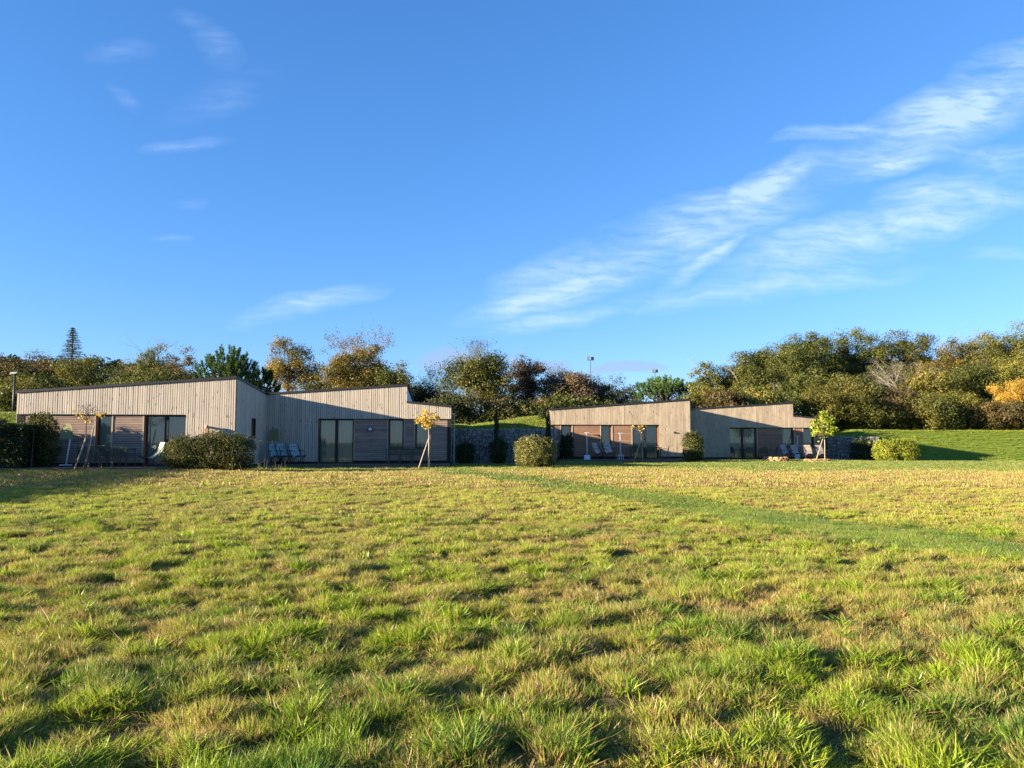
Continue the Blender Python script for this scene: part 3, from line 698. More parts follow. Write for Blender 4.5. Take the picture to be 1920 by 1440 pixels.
e_ = MB(); prism(e_, Q1, -.06, Q1.T - .08, zb - .012, zc - .012, zb + .084, zc + .084, -.075, .06); e_.build('roof_edge', 'zinc', H1)
side_wall(H1, L1, 0, -1, 13, za, za - .75, .3, 'batten', 1, .02)
# second wing
zr0 = zc; zr1 = R1.px(762, 723)[1]; zs0 = R1.px(763, 755)[1]; zs1 = R1.px(846, 763.5)[1]; ts = R1.t(763)
zh2 = R1.px(700, 785.5)[1]; DK2 = R1.px(630, 869)[1]
T = lambda x: R1.t(x, 800, .27)
top1b = house_volume(H1, R1, [(0, zr0), (ts, zr1), (ts + 1e-5, zs0), (R1.T, zs1)], zh2, DK2 + .1, DK2, R1.t(597), R1.T,
    [(R1.t(598), T(663.5), DK2, True, 2, None), (T(729.5), T(757), R1.px(740, 841, .27)[1], False, 1, None), (T(779.5), T(804.5), R1.px(740, 841, .27)[1], False, 1, None)], 1, 8.6, .55, tail=(ts, -.25))
Qs = side_wall(H1, R1, R1.T, 1, 8.6, zs1, zs1 + .25, DK2 + .05, 'batten', 1, .03)
# flank of the roof step
sp0 = R1.p(ts, 0, 0); st = MB(); st.hexa([R1.p(ts - .1, zs0 - .2, .04), R1.p(ts, zs0 - .2, .04), R1.p(ts, zs0 - .2, 8.5), R1.p(ts - .1, zs0 - .2, 8.5), R1.p(ts - .1, zr1 - .02, .04), R1.p(ts, zr1 - .02, .04), R1.p(ts, zr1 - .57, 8.5), R1.p(ts - .1, zr1 - .57, 8.5)])
st.build('roof_step_wall', 'pale', H1)
gu = MB(); gu.box(R1.p(R1.T + .09, zs1 - .22, 1.9), R1.e * .16, Vector((0, 0, .24)), -R1.n * .22); gu.build('rain_head', 'darkmetal', H1); gu = MB(); gu.tube([R1.p(R1.T + .17, zs1 - .22, 2), R1.p(R1.T + .17, 0.3, 2)], .04, 8); gu.build('downpipe', 'greymetal', H1)

H2 = thing('timber_house', 'far right single storey house clad in flush wood boards behind two stone rings', 'house', (L2.a.x, L2.a.y, .3))
za2, zb2 = L2.px(1031, 769)[1], L2.px(1294, 750)[1]; zh3 = L2.px(1150, 796.6)[1]; DK3 = .40
T = lambda x: L2.t(x, 800, .27)
house_volume(H2, L2, [(0, za2), (L2.T, zb2)], zh3, DK3 + .14, DK3, 0, L2.t(1235.5),
    [(T(1052), T(1070.5), L2.px(1060, 837.5, .27)[1], False, 1, None), (T(1126.5), T(1145), L2.px(1130, 837.5, .27)[1], False, 1, None), (T(1185), L2.t(1234.5), DK3, True, 2, None)], 2, 9, .8)
side_wall(H2, L2, 0, -1, 9, za2, za2 - .8, .3, 'board', 2, .02)
c1p = L2.p(L2.T, 0, 0); c2p = R2.p(0, 0, 0); Q2 = Plane((c1p.x, c1p.y), (c2p.x, c2p.y)); zc2 = R2.px(1296, 768.5)[1]
cm = MB(); vertical_boards(cm, Q2, .03, Q2.T, lambda t: lerp(zb2, zc2, t / Q2.T), lambda t: .45, .148, .141, .022); cm.build('side_cladding', 'board', H2, kind='stuff')
k_ = MB(); prism(k_, Q2, 0, Q2.T, .1, .1, zb2 - .02, zc2 - .02, .001, .2); k_.build('side_wall', 'backing', H2)
e_ = MB(); prism(e_, Q2, -.06, Q2.T - .08, zb2 - .012, zc2 - .012, zb2 + .084, zc2 + .084, -.075, .06); e_.build('roof_edge', 'zinc', H2)
zr3 = R2.px(1487, 756)[1]; zs2 = R2.px(1488, 780.5)[1]; zs3 = R2.px(1551, 787)[1]; ts2 = R2.t(1487.5); zh4 = R2.px(1440, 802)[1]; DK4 = R2.px(1390, 860.5)[1]
T = lambda x: R2.t(x, 800, .27)
house_volume(H2, R2, [(0, zc2), (ts2, zr3), (ts2 + 1e-5, zs2), (R2.T, zs3)], zh4, DK4 + .12, DK4, R2.t(1368), R2.T,
    [(R2.t(1368.5), T(1415.5), DK4, True, 2, None), (T(1465.5), T(1485), R2.px(1475, 838, .27)[1], False, 1, None), (T(1504), T(1523), R2.px(1475, 838, .27)[1], False, 1, None)], 2, 7, .45, tail=(ts2, -.2))
side_wall(H2, R2, R2.T, 1, 7, zs3, zs3 + .2, DK4 + .05, 'board', 2, .03)
st = MB(); st.hexa([R2.p(ts2 - .1, zs2 - .2, .04), R2.p(ts2, zs2 - .2, .04), R2.p(ts2, zs2 - .2, 6.9), R2.p(ts2 - .1, zs2 - .2, 6.9), R2.p(ts2 - .1, zr3 - .02, .04), R2.p(ts2, zr3 - .02, .04), R2.p(ts2, zr3 - .47, 6.9), R2.p(ts2 - .1, zr3 - .47, 6.9)])
st.build('roof_step_wall', 'pale', H2)
# linen behind the window
ln = MB(); a = R2.t(1467.5, 835, .33); b = R2.t(1484, 835, .33); zz0 = R2.px(1475, 838, .27)[1]
n_ = 12
for i in range(n_ + 1):
    t = lerp(a, b, i / n_)
    for j in range(5): ln.v.append(R2.p(t, zz0 + .07 + .10 * j + .05 * math.sin(i * 1.7 + j), .30 + .03 * math.sin(i * 2.1 + j * 1.3) + .01 * j))
for i in range(n_):
    for j in range(4): q_ = i * 5 + j; ln.f.append((q_, q_ + 5, q_ + 6, q_ + 1))
lo_ = ln.build('folded_linen', 'linen'); tag(lo_, 'crumpled white linen lying on the sill inside the far house window', 'linen')

# decks
def deck(name, P, t0, t1, front, z, label):
    m = MB(); o0 = P.p(t0, 0, 0); D = thing(name, label, 'deck', (o0.x, o0.y, z - .2))
    n = int((front + .02) / .14)
    for i in range(n):
        prism(m, P, t0, t1, z - .03, z - .03, z - .002 * (i % 3), z - .002 * (i % 3), -front + i * .14, -front + i * .14 + .134)
    m.build('deck_boards', 'deckwood', D, kind='stuff')
    f = MB(); prism(f, P, t0, t1, z - .16, z - .16, z - .032, z - .032, -front + .02, -front + .05); f.build('fascia_board', 'deckwood', D)
    j = MB()
    for k in range(int((t1 - t0) / 1.2) + 1): q = t0 + .1 + k * 1.2; prism(j, P, q, q + .08, z - .5, z - .5, z - .034, z - .034, -front + .3, -front + .38)
    j.build('joist_posts', 'plinth', D, kind='stuff')
    return D
deck('wooden_deck', L1, .2, L1.T - 1.0, 2.3, DK1, 'dark wooden terrace deck in front of the left wing of the near house')
deck('wooden_deck', R1, .3, R1.T - .05, 2.2, DK2, 'dark wooden terrace deck along the right wing of the near house')
deck('wooden_deck', L2, .3, L2.T - .4, 2.3, DK3, 'dark wooden terrace deck below the shovel and fork of the far house')
deck('wooden_deck', R2, .8, R2.T, 2.3, DK4, 'dark wooden terrace deck behind the stone rings')

# gabion walls
def stone_geo(mb, c, s, seed):
    r = random.Random(seed); i0 = len(mb.v); pr = []
    for zz, k in ((-.5, .75), (-.15, 1), (.2, 1), (.5, .7)):
        for a in range(6):
            t = a / 6 * 6.283 + r.uniform(-.2, .2); q = k * r.uniform(.85, 1.1)
            pr.append(Vector((c[0] + s[0] * .5 * q * math.cos(t), c[1] + s[1] * .5 * q * math.sin(t), c[2] + s[2] * (zz + r.uniform(-.08, .08)))))
    mb.v += pr
    for l in range(3):
        for a in range(6): b = (a + 1) % 6; mb.f.append((i0 + l * 6 + a, i0 + l * 6 + b, i0 + l * 6 + 6 + b, i0 + l * 6 + 6 + a))
    mb.f.append(tuple(i0 + a for a in range(6))[::-1]); mb.f.append(tuple(i0 + 18 + a for a in range(6)))
def gabion(a, b, z0, z1, label, sz=.2):
    P = Plane(a, b); Gb = thing('gabion_wall', label, 'wall', (a[0], a[1], z0))
    c = MB(); prism(c, P, 0, P.T, z0 - .3, z0 - .3, z1 - .06, z1 - .06, .14, .75); c.build('core', 'plinth', Gb)
    s = MB(); z = z0; row = 0
    while z < z1 - .03:
        h = random.uniform(.10, .17); t = -random.uniform(0, .1)
        while t < P.T:
            w = random.uniform(.14, .32); p = P.p(t + w / 2, z + h / 2, .1 + random.uniform(-.03, .04))
            stone_geo(s, p, (w * 1.05, .2, h * random.uniform(.95, 1.15)), random.random()); t += w
        z += h * .93; row += 1
    t = 0
    while t < P.T:
        w = random.uniform(.2, .35)
        for dd in (.3, .55): stone_geo(s, P.p(t + w / 2, z1 - .05, dd), (w, .28, .12), random.random())
        t += w
    s.build('stones', 'stone_grey', Gb, kind='stuff')
    w = MB(); t = 0
    while t <= P.T + .01:
        w.tube([P.p(t, z0, -.03), P.p(t, z1 + .03, -.03)], .004, 3, False); t += .2
    z = z0
    while z <= z1 + .03: w.tube([P.p(0, z, -.03), P.p(P.T, z, -.03)], .004, 3, False); z += .2
    w.build('wire_mesh', 'greymetal', Gb, kind='stuff')
gabion((-3.35, 43.1), (2.35, 43.3), .22, 2.13, 'grey stone gabion retaining wall between the two houses')
gabion((22.75, 56.3), (26.6, 56.3), -.1, 1.82, 'grey stone gabion retaining wall right of the far house')

# ------------------------------------------------------------------ vegetation
def leaves(name, Cn, size, mat, parent, outward=None, aspect=.6, seed=0, kind=None, up=0.0):
    r = np.random.default_rng(seed); n = len(Cn); Cn = np.asarray(Cn, float)
    nr = r.normal(size=(n, 3)); nr /= np.linalg.norm(nr, axis=1, keepdims=True)
    if outward is not None: nr = nr * .75 + outward; nr /= np.linalg.norm(nr, axis=1, keepdims=True) + 1e-9
    t = r.normal(size=(n, 3)); t[:, 2] += up; t -= nr * (t * nr).sum(1, keepdims=True); t /= np.linalg.norm(t, axis=1, keepdims=True) + 1e-9
    b = np.cross(nr, t); s = size * r.uniform(.6, 1.3, (n, 1))
    bend = nr * s * .18
    V = np.stack([Cn - t * s * .5, Cn + b * s * aspect * .5 + bend * .5, Cn + t * s * .5, Cn - b * s * aspect * .5 + bend * .5], 1).reshape(-1, 3)
    q = np.arange(n * 4).reshape(n, 4); return npmesh(name, V, q, None, mat, parent, kind)
def clusters(r, n, rad, cz, h, squash=1.0, base_flat=.55, lump=.28, seed=0):
    """cluster centres filling an uneven crown"""
    out = []; ph = [r.uniform(0, 6.28) for _ in range(6)]
    while len(out) < n:
        d = np.array([r.gauss(0, 1) for _ in range(3)]); d /= np.linalg.norm(d)
        if d[2] < -base_flat and r.random() < .7: continue
        az = math.atan2(d[1], d[0]); k = 1 + lump * (math.sin(3 * az + ph[0] + 2 * d[2]) * .5 + math.sin(5 * az + ph[1] - 3 * d[2]) * .3 + math.sin(7 * d[2] + ph[2]) * .35)
        q = (r.random() ** .42)
        out.append(np.array([d[0] * rad * k * q, d[1] * rad * k * q, cz + d[2] * h * .5 * k * q]))
    return np.array(out)
def limb(mb, a, b, r0, r1, rr, n=4, seg_=4, sag=.12):
    a = Vector(a); b = Vector(b); L_ = (b - a).length; pts = []; rs = []
    side = Vector((rr.gauss(0, 1), rr.gauss(0, 1), .3)) * L_ * sag
    for i in range(seg_ + 1):
        t = i / seg_; p = a.lerp(b, t) + side * math.sin(math.pi * t) * .6 + Vector((0, 0, L_ * .08 * math.sin(math.pi * t))) + Vector((rr.gauss(0, 1), rr.gauss(0, 1), rr.gauss(0, 1))) * L_ * .018 * (0 < i < seg_)
        pts.append(p); rs.append(lerp(r0, r1, t))
    mb.tube(pts, rs, n, False); return pts
def branchy(mb, p, d, L_, r, lvl, rr, spread=.5, tips=None, n=3):
    """recursive twigs"""
    q = p + d * L_ * .55 + Vector((rr.gauss(0, 1), rr.gauss(0, 1), rr.gauss(0, .6))) * L_ * .05; e = q + (d + Vector((rr.gauss(0, .2), rr.gauss(0, .2), .08))).normalized() * L_ * .5
    mb.tube([p, q, e], [r, r * .75, r * .5], n, False)
    if tips is not None and lvl <= 1: tips.append(e); tips.append(q)
    if lvl <= 0: return
    for k in range(rr.choice([2, 3, 3])):
        nd = (d + Vector((rr.gauss(0, spread), rr.gauss(0, spread), rr.gauss(.05, spread * .6)))).normalized()
        branchy(mb, e if k else q.lerp(e, rr.uniform(.3, 1)), nd, L_ * rr.uniform(.6, .8), r * .55, lvl - 1, rr, spread, tips, n)
TG = 'trees beyond the houses'
tree_n = [0]
def tree(name, label, px, topy, wpx, Y, kind, dens=1.0, leaf=.24, crown=.72, bare=0, barkm='bark', group=TG, zbase=None, cat='tree', z0crown=None):
    tree_n[0] += 1; rr = random.Random(tree_n[0] * 13 + 5); top = atY(px, topy, Y); x = top.x
    zb0 = gz(x, Y) if zbase is None else zbase; s = F / Y; rad = wpx / s / 2; Ht = top.z - zb0; ch = Ht * crown; cz = top.z - ch / 2
    o = thing(name, label, cat, (x, Y, zb0 - .05), 0, group)
    tk = MB(); cb = top.z - ch
    pts = limb(tk, (x, Y, zb0 - .3), (x + rr.gauss(0, .15), Y, cz + ch * .15), max(.09, Ht * .022), max(.04, Ht * .008), rr, 6, 5, .03)
    ncl = int(60 * dens * max(1, rad / 2.5) ** 1.2); ncl = min(ncl, 200); cl = clusters(rr, ncl, rad * .95, 0, ch * .9)
    cl = cl + np.array([x, Y, cz])
    if z0crown is None:
        for c in cl[::2]:
            a = pts[rr.randint(2, 5)]; limb(tk, a, c, Ht * .006, .012, rr, 3, 3, .1)
    trunk = tk.build('trunk', barkm, o, smooth=True)
    cr_ = rad * .30 * (rr.uniform(.85, 1.2)) if rad > 1 else rad * .4
    cr_ = min(max(cr_, .32), 1.1)
    r = np.random.default_rng(tree_n[0]); leaf *= .72; npc = int(75 * (cr_ / leaf / 3) ** 1.7); npc = min(max(npc, 50), 230)
    sc_ = r.uniform(.6, 1.25, (len(cl), 1, 1)); d = r.normal(size=(len(cl), npc, 3)); d /= np.linalg.norm(d, axis=2, keepdims=True); q = r.uniform(0, 1, (len(cl), npc, 1)) ** .45
    off = d * q * cr_ * sc_ * np.array([1.15, 1.15, .78]); P_ = (cl[:, None, :] + off).reshape(-1, 3)
    zt_ = np.quantile(P_[:, 2], .997); zlo = cz - ch * .5; P_[:, 2] = np.where(P_[:, 2] > zlo, zlo + (P_[:, 2] - zlo) * (top.z - zlo) / (zt_ - zlo), P_[:, 2])
    leaves('crown', P_, leaf, LM[kind], o, outward=d.reshape(-1, 3) * 1.15, seed=tree_n[0])
    if bare:
        tw = MB()
        for k in range(bare):
            a = Vector((x + rr.gauss(0, rad * .3), Y + rr.gauss(0, .5), top.z - ch * .45)); branchy(tw, a, Vector((rr.gauss(0, .35), rr.gauss(0, .2), 1)).normalized(), ch * .22, .035, 4, rr, .4)
        tw.build('bare_twigs', 'bark_pale', o, kind='stuff')
    return o
def bare_tree(label, px, topy, wpx, Y, barkm='bark', leafk=None, nleaf=0, levels=5, group=TG, starts=5, name='bare_tree', sp=.42, r0=.06):
    tree_n[0] += 1; rr = random.Random(tree_n[0] * 7 + 3); top = atY(px, topy, Y); x = top.x; zb0 = gz(x, Y); Ht = top.z - zb0; rad = wpx * Y / F / 2
    o = thing(name, label, 'tree', (x, Y, zb0 - .05), 0, group); m = MB(); tips = []
    base = Vector((x, Y, zb0 - .2)); fork = Vector((x, Y, zb0 + Ht * .28)); m.tube([base, base.lerp(fork, .5) + Vector((.05, 0, 0)), fork], [Ht * .022, Ht * .018, Ht * .016], 6, False)
    for k in range(starts):
        a = -1 + 2 * (k + .5) / starts; d = Vector((a * rad / Ht * 1.9 + rr.gauss(0, .06), rr.gauss(0, .2), 1)).normalized()
        branchy(m, fork + Vector((0, 0, rr.uniform(-.1, .15) * Ht)), d, Ht * .25 * rr.uniform(.85, 1.05), Ht * .0085, levels, rr, sp, tips)
    # fit the tips to the measured height
    zmax = max(v[2] for v in m.v); k = (top.z - zb0) / (zmax - zb0)
    for v in m.v: v.z = zb0 + (v.z - zb0) * k
    m.build('trunk', barkm, o)
    if nleaf:
        r = np.random.default_rng(tree_n[0]); tp = np.array([[t.x, t.y, zb0 + (t.z - zb0) * k] for t in tips]); ii = r.integers(0, len(tp), nleaf)
        leaves('crown', tp[ii] + r.normal(0, .16, (nleaf, 3)), .13, LM[leafk], o, seed=tree_n[0])
    return o
def pine(label, px, topy, wpx, Y, H_frac=.6, upright=True, n=270, name='pine_tree'):
    """long needled pine with bottle-brush shoots"""
    tree_n[0] += 1; rr = random.Random(tree_n[0]); top = atY(px, topy, Y); x = top.x; zb0 = gz(x, Y); Ht = top.z - zb0; rad = wpx * Y / F / 2; ch = Ht * H_frac
    o = thing(name, label, 'tree', (x, Y, zb0 - .05), 0, TG); m = MB()
    pts = limb(m, (x, Y, zb0 - .2), (x, Y, top.z - ch * .4), .22, .1, rr, 6, 5, .02); P_ = []; U = []
    for k in range(n):
        a = rr.uniform(0, 6.28); q = math.sqrt(rr.random()); ex = x + rad * q * math.cos(a); ey = Y + rad * q * math.sin(a) * .9
        ez = top.z - .5 - ch * (.75 * q * q * (.7 if upright else .45)) - rr.random() ** 1.5 * ch * .45
        if k % 2 == 0: limb(m, pts[rr.randint(2, 5)], (ex, ey, ez), .05, .02, rr, 3, 3, .1)
        d = Vector((math.cos(a) * q * .55 + rr.gauss(0, .1), math.sin(a) * q * .5, 1.0)).normalized(); ln_ = rr.uniform(.4, .75)
        m2 = 85
        for i in range(m2):
            t = rr.random(); c = Vector((ex, ey, ez)) + d * ln_ * t; nd = (d * .9 + Vector((rr.gauss(0, 1), rr.gauss(0, 1), rr.gauss(0, .5))).normalized() * .85).normalized()
            P_.append((c, nd))
    m.build('trunk', 'bark', o)
    V = []; w = .022
    for c, nd in P_:
        s = nd.cross(Vector((rr.gauss(0, 1), rr.gauss(0, 1), rr.gauss(0, 1)))).normalized() * w; l = rr.uniform(.14, .24); V += [c - s, c + s, c + nd * l]
    npmesh('crown', np.array([tuple(v) for v in V]), None, np.arange(len(V)).reshape(-1, 3), LM['pine'], o)
    return o

# --- left: behind the near house
tree('broad_tree', 'brown-green tree at the very left edge behind the lamp post', 12, 668, 130, 72, 'brown', 1.2, .24, .8)
tree('broad_tree', 'russet-brown tree below the pines on the far left, next right of the left edge tree', 82, 664, 120, 76, 'brown', 1.2, .24, .8)
tree('broad_tree', 'olive tree directly below the bare-looking spruce on the left', 155, 668, 100, 70, 'olive', 1.2, .22, .8)
tree('broad_tree', 'low dark olive tree in the dip right of the spruce', 212, 694, 100, 68, 'oak', 1.2, .22, .85)
tree('broad_tree', 'tall yellowish-green tree above the left wing roof, left of the brown one', 288, 646, 84, 74, 'yg', 1.1, .2, .8, bare=2)
tree('broad_tree', 'brown-leaved tree just left of the bristly pine', 345, 656, 90, 70, 'brown', 1.1, .2, .8, bare=2)
tree('broad_tree', 'small brown tree between the dip and the yellowish-green tree', 248, 680, 80, 76, 'rust', 1, .2, .8, bare=2)
tree('broad_tree', 'dark green low tree against the roof under the yellowish-green tree', 300, 692, 150, 62, 'oak', 1.3, .22, .85)
tree('broad_tree', 'low olive-brown tree against the left end of the near roof', 60, 700, 170, 60, 'olive', 1.3, .22, .85)
pine('bristly long-needled green pine with upright shoots behind the roof peak', 428, 650, 116, 58)
pine('small shaded dark pine touching the right side of the bristly pine', 490, 688, 70, 60, n=110)
tree('broad_tree', 'open yellow and green tree right of the pines', 546, 638, 96, 68, 'gold', 1.2, .19, .8)
tree('broad_tree', 'green shrubby tree in the gap between the two golden trees', 592, 688, 70, 72, 'yg', .8, .19, .8)
bare_tree('thin pinkish half-bare tree rising above the big golden tree', 655, 613, 90, 74, 'bark_pale', 'rust', 2600, 5)
tree('broad_tree', 'big round golden-brown tree over the roof of the right wing', 672, 650, 146, 66, 'gold', 1.6, .2, .85, bare=1)
tree('broad_tree', 'dark green-brown tree at the end of the right wing roof peak', 735, 682, 80, 64, 'olive', 1, .2, .8, bare=1)
bare_tree('dark leafless tree just right of the near roof step', 795, 684, 80, 70, 'bark_dark', 'dark', 700, 5)
bare_tree('second dark leafless tree, touching the big round tree', 838, 692, 60, 74, 'bark_dark', 'dark', 500, 5)
tree('thicket', 'dark thicket low behind the stepped end of the near house', 800, 722, 130, 66, 'dark', 1.4, .24, .98)
tree('thicket', 'dark bushy thicket at the left foot of the big round tree', 852, 738, 96, 57, 'dark', 1.4, .2, .98)
tree('thicket', 'dark bushy thicket at the right foot of the big round tree', 950, 742, 100, 58, 'dark', 1.4, .2, .98)
tree('thicket', 'brownish thicket on the mound left of the far house roof', 1010, 744, 90, 59, 'brown', 1.4, .2, .98)
bare_tree('leafless fan-shaped treetop rising above the big round tree', 910, 629, 120, 68, 'bark', 'olive', 260, 5)
tree('broad_tree', 'big round olive-brown tree above the gabion wall between the houses', 902, 662, 128, 60, 'olive', 1.7, .2, .95, bare=1)
tree('broad_tree', 'rusty round tree right of the big round tree in the middle', 988, 672, 92, 64, 'rust', 1.5, .2, .95, bare=2)
bare_tree('leafless tree with clumps in its top left of the floodlight mast', 1042, 680, 60, 72, 'bark_dark', 'dark', 300, 5)
tree('broad_tree', 'brown bushy tree behind the left end of the far house', 1068, 696, 104, 62, 'rust', 1.5, .2, .95, bare=2)
bare_tree('wispy leafless tree right of the tall floodlight mast', 1128, 700, 80, 74, 'bark', 'brown', 700, 5)
tree('broad_tree', 'low brown tree under the wispy leafless tree', 1120, 718, 96, 64, 'brown', 1.5, .2, .95)
tree('broad_tree', 'dark round tree left of the umbrella pine', 1178, 722, 76, 82, 'dark', 1.3, .24, .95)
pine('flat-topped umbrella pine above the roof of the far house', 1245, 706, 112, 72, .5, False, 260, 'umbrella_pine')
# --- right: woodland behind the far house
WD = [(1325, 684, 60, 84, 'olive', 'narrow tree with a leaning top right of the umbrella pine'),
      (1372, 690, 90, 86, 'oak', 'mid-height green tree right of the leaning-topped tree'),
      (1320, 722, 80, 68, 'yg', 'light green bushy tree against the far house roof peak'),
      (1420, 690, 110, 78, 'olive', 'olive tree at the foot of the rising woodland edge'),
      (1440, 655, 110, 92, 'oak', 'oak forming the left shoulder of the big woodland'),
      (1505, 632, 130, 90, 'oak', 'tall dark oak above the step of the far roof'),
      (1590, 622, 150, 94, 'oak', 'tallest round oak left of the dark gap in the canopy'),
      (1700, 628, 150, 92, 'olive', 'broad flat-topped oak right of the dark gap'),
      (1645, 690, 90, 84, 'dark', 'shadowy tree low in the canopy gap'),
      (1775, 655, 110, 84, 'gold', 'oak turning yellow at its left side in the right woodland'),
      (1850, 632, 120, 92, 'yg', 'yellow-green tree second from the right end of the skyline'),
      (1912, 612, 110, 90, 'olive', 'tall tree at the right end of the skyline'),
      (1830, 680, 130, 78, 'oak', 'layered green oak in front of the skyline trees on the right'),
      (1905, 672, 110, 76, 'yg', 'layered oak at the right edge above the yellow shrub'),
      (1520, 700, 120, 74, 'oak', 'green tree in the middle row above the far roof step'),
      (1420, 728, 110, 66, 'yg', 'bright green bushy tree right above the far roof slope'),
      (1590, 708, 110, 70, 'olive', 'olive tree in the middle row right of the roof step'),
      (1360, 735, 90, 64, 'brown', 'reddish brown tree low behind the far roof slope'),
      (1740, 700, 100, 72, 'yg', 'yellowish tree right of the pale bare tree')]
for i, (px, ty, w, Y_, kd, lb) in enumerate(WD):
    tree('oak_tree' if kd in ('oak', 'olive') else 'broad_tree', lb, px, ty - 4, w * 1.08, Y_, kd, 1.75, .25, .88, bare=1 if i % 3 == 0 else 0)
bare_tree('pale bare-branched tree standing in the right woodland', 1690, 664, 120, 72, 'bark_pale', 'olive', 500, 5, starts=8, r0=.1)
bare_tree('thin bare treetop rising over the right woodland skyline', 1803, 614, 60, 96, 'bark_pale', 'rust', 300, 5)
SH = [(1548, 722, 120, 67, 'yg', 'scrubby olive bush right behind the stepped end of the far house'),
      (1610, 738, 110, 67, 'olive', 'scrub bush above the far gabion wall'),
      (1672, 728, 120, 68.5, 'brown', 'brown scrub bush under the pale bare tree'),
      (1740, 740, 110, 67, 'olive', 'olive scrub bush above the two-lobed round bush'),
      (1800, 735, 110, 69, 'yg', 'greenish scrub bush left of the yellow shrub'),
      (1860, 752, 110, 67, 'brown', 'brown scrub bush below left of the yellow shrub'),
      (1925, 756, 100, 67.5, 'dark', 'dark scrub bush at the right edge below the yellow shrub')]
for px, ty, w, Y_, kd, lb in SH: tree('scrub_bush', lb, px, ty, w, Y_, kd, 1.3, .2, .98, group='scrub along the right bank', cat='bush')
tree('yellow_shrub', 'bright orange-yellow shrub at the right edge of the woodland', 1903, 712, 84, 70, 'yellow', 1.3, .18, .7, group='scrub along the right bank', cat='bush')

# undergrowth bands (uncountable)
def undergrowth(name, px0, px1, Y0, Y1, h, kind, n, label, seed):
    r = np.random.default_rng(seed); Yc = r.uniform(Y0, Y1, n); u = r.uniform((px0 - 960) / F, (px1 - 960) / F, n); X_ = u * Yc; Zg = G(X_, Yc)
    f_ = fbm(X_ / 1.9, Yc / 1.4, seed, 3); hh = h * np.clip((f_ - .25) * 2.6, .12, 1.7); Zc = Zg + hh * r.uniform(0, 1, n) ** .8 + r.exponential(.12, n)
    o = leaves(name, np.stack([X_, Yc, Zc], -1), .19, LM[kind], None, outward=np.array([[0, -.3, .3]]), seed=seed); o['kind'] = 'stuff'; tag(o, label, 'undergrowth'); return o
undergrowth('undergrowth', 770, 1160, 56, 62, 1.1, 'oak', 30000, 'dark tangled undergrowth along the mound between the houses', 5)
undergrowth('undergrowth', 1480, 1990, 66.3, 71, 1.9, 'oak', 42000, 'dark brambles along the top of the right bank', 6)
undergrowth('undergrowth', 1290, 1500, 66, 72, 2.6, 'olive', 14000, 'olive undergrowth behind the far house roof', 7)
undergrowth('undergrowth', -40, 420, 60, 66, 2.6, 'oak', 34000, 'brownish undergrowth behind the left wing roof', 8)
undergrowth('undergrowth', 480, 780, 62, 66, 2.6, 'oak', 16000, 'dark undergrowth behind the right wing roof', 9)

# far hill with pine wood
hx = np.linspace(-330, 20, 60); hy = np.linspace(240, 420, 18); HX, HY = np.meshgrid(hx, hy)
prof = np.interp(hx, [-330, -215, -180, -150, -120, -95, 20], [36, 31, 30, 25.5, 18, 6, 0])
HZ = prof[None, :] * np.clip(np.sin(np.clip((HY - 240) / 120, 0, 1) * math.pi / 2), 0, 1)
ii = np.arange(HX.size).reshape(HX.shape); qh = np.stack([ii[:-1, :-1], ii[:-1, 1:], ii[1:, 1:], ii[1:, :-1]], -1).reshape(-1, 4)
npmesh('hill', np.stack([HX, HY, HZ], -1).reshape(-1, 3), qh, None, plain('hill_soil', (.06, .065, .03), .95), kind='structure', smooth=True)
r = np.random.default_rng(3); nT = 520; tx = r.uniform(-300, -60, nT); ty_ = r.uniform(250, 372, nT)
tzb = np.interp(tx, hx, prof) * np.sin(np.clip((ty_ - 240) / 120, 0, 1) * math.pi / 2); hs = r.uniform(6, 11, nT)
cc = []; od = []
for i in range(nT):
    for j in range(5):
        d = r.normal(size=(34, 3)); d /= np.linalg.norm(d, axis=1, keepdims=True); c = np.array([tx[i] + r.normal(0, 1.8), ty_[i] + r.normal(0, 1.5), tzb[i] + hs[i] * r.uniform(.55, .85)])
        cc.append(c + d * r.uniform(.8, 1, (34, 1)) * 2.0 * np.array([1, 1, .75])); od.append(d)
wood_ = leaves('far_wood', np.concatenate(cc), 1.0, LM['hedge'], None, outward=np.concatenate(od), seed=2, kind='stuff'); tag(wood_, 'distant dark pine wood covering the hill on the far left', 'wood')

# spruce
def spruce(px, topy, boty, wpx, Y, label):
    rr = random.Random(4); top = atY(px, topy, Y); x = top.x; zb0 = gz(x, Y); Ht = top.z - zb0; ch = (boty - topy) * Y / F; rad = wpx * Y / F / 2
    o = thing('spruce_tree', label, 'tree', (x, Y, zb0 - .05), 0, TG); m = MB(); m.tube([(x, Y, zb0 - .2), (x, Y, top.z)], [.25, .03], 6, False); Cn = []
    for k in range(16):
        t = (k + .5) / 16; z = top.z - ch * t * 1.15
        for a in range(7):
            an = a / 7 * 6.28 + k * 1.1 + rr.uniform(-.3, .3); l = rad * (t ** .85) * rr.uniform(.6, 1.15) + .12; e = Vector((x + l * math.cos(an), Y + l * math.sin(an), z - l * .12 + .12 * l * rr.uniform(0, 2)))
            m.tube([(x, Y, z), Vector((x, Y, z)).lerp(e, .6) + Vector((0, 0, -.05 * l)), e], [.035, .02, .008], 3, False)
            for i in range(int(12 + l * 19)):
                q = rr.random() ** .7; c = Vector((x, Y, z)).lerp(e, q); Cn.append((c.x + rr.gauss(0, .09), c.y + rr.gauss(0, .09), c.z - abs(rr.gauss(0, .10))))
    m.build('trunk', 'bark', o); leaves('crown', np.array(Cn), .15, LM['spruce'], o, aspect=.35, seed=9)
spruce(137, 613, 674, 56, 84, 'thin see-through spruce standing above the wood on the left skyline')

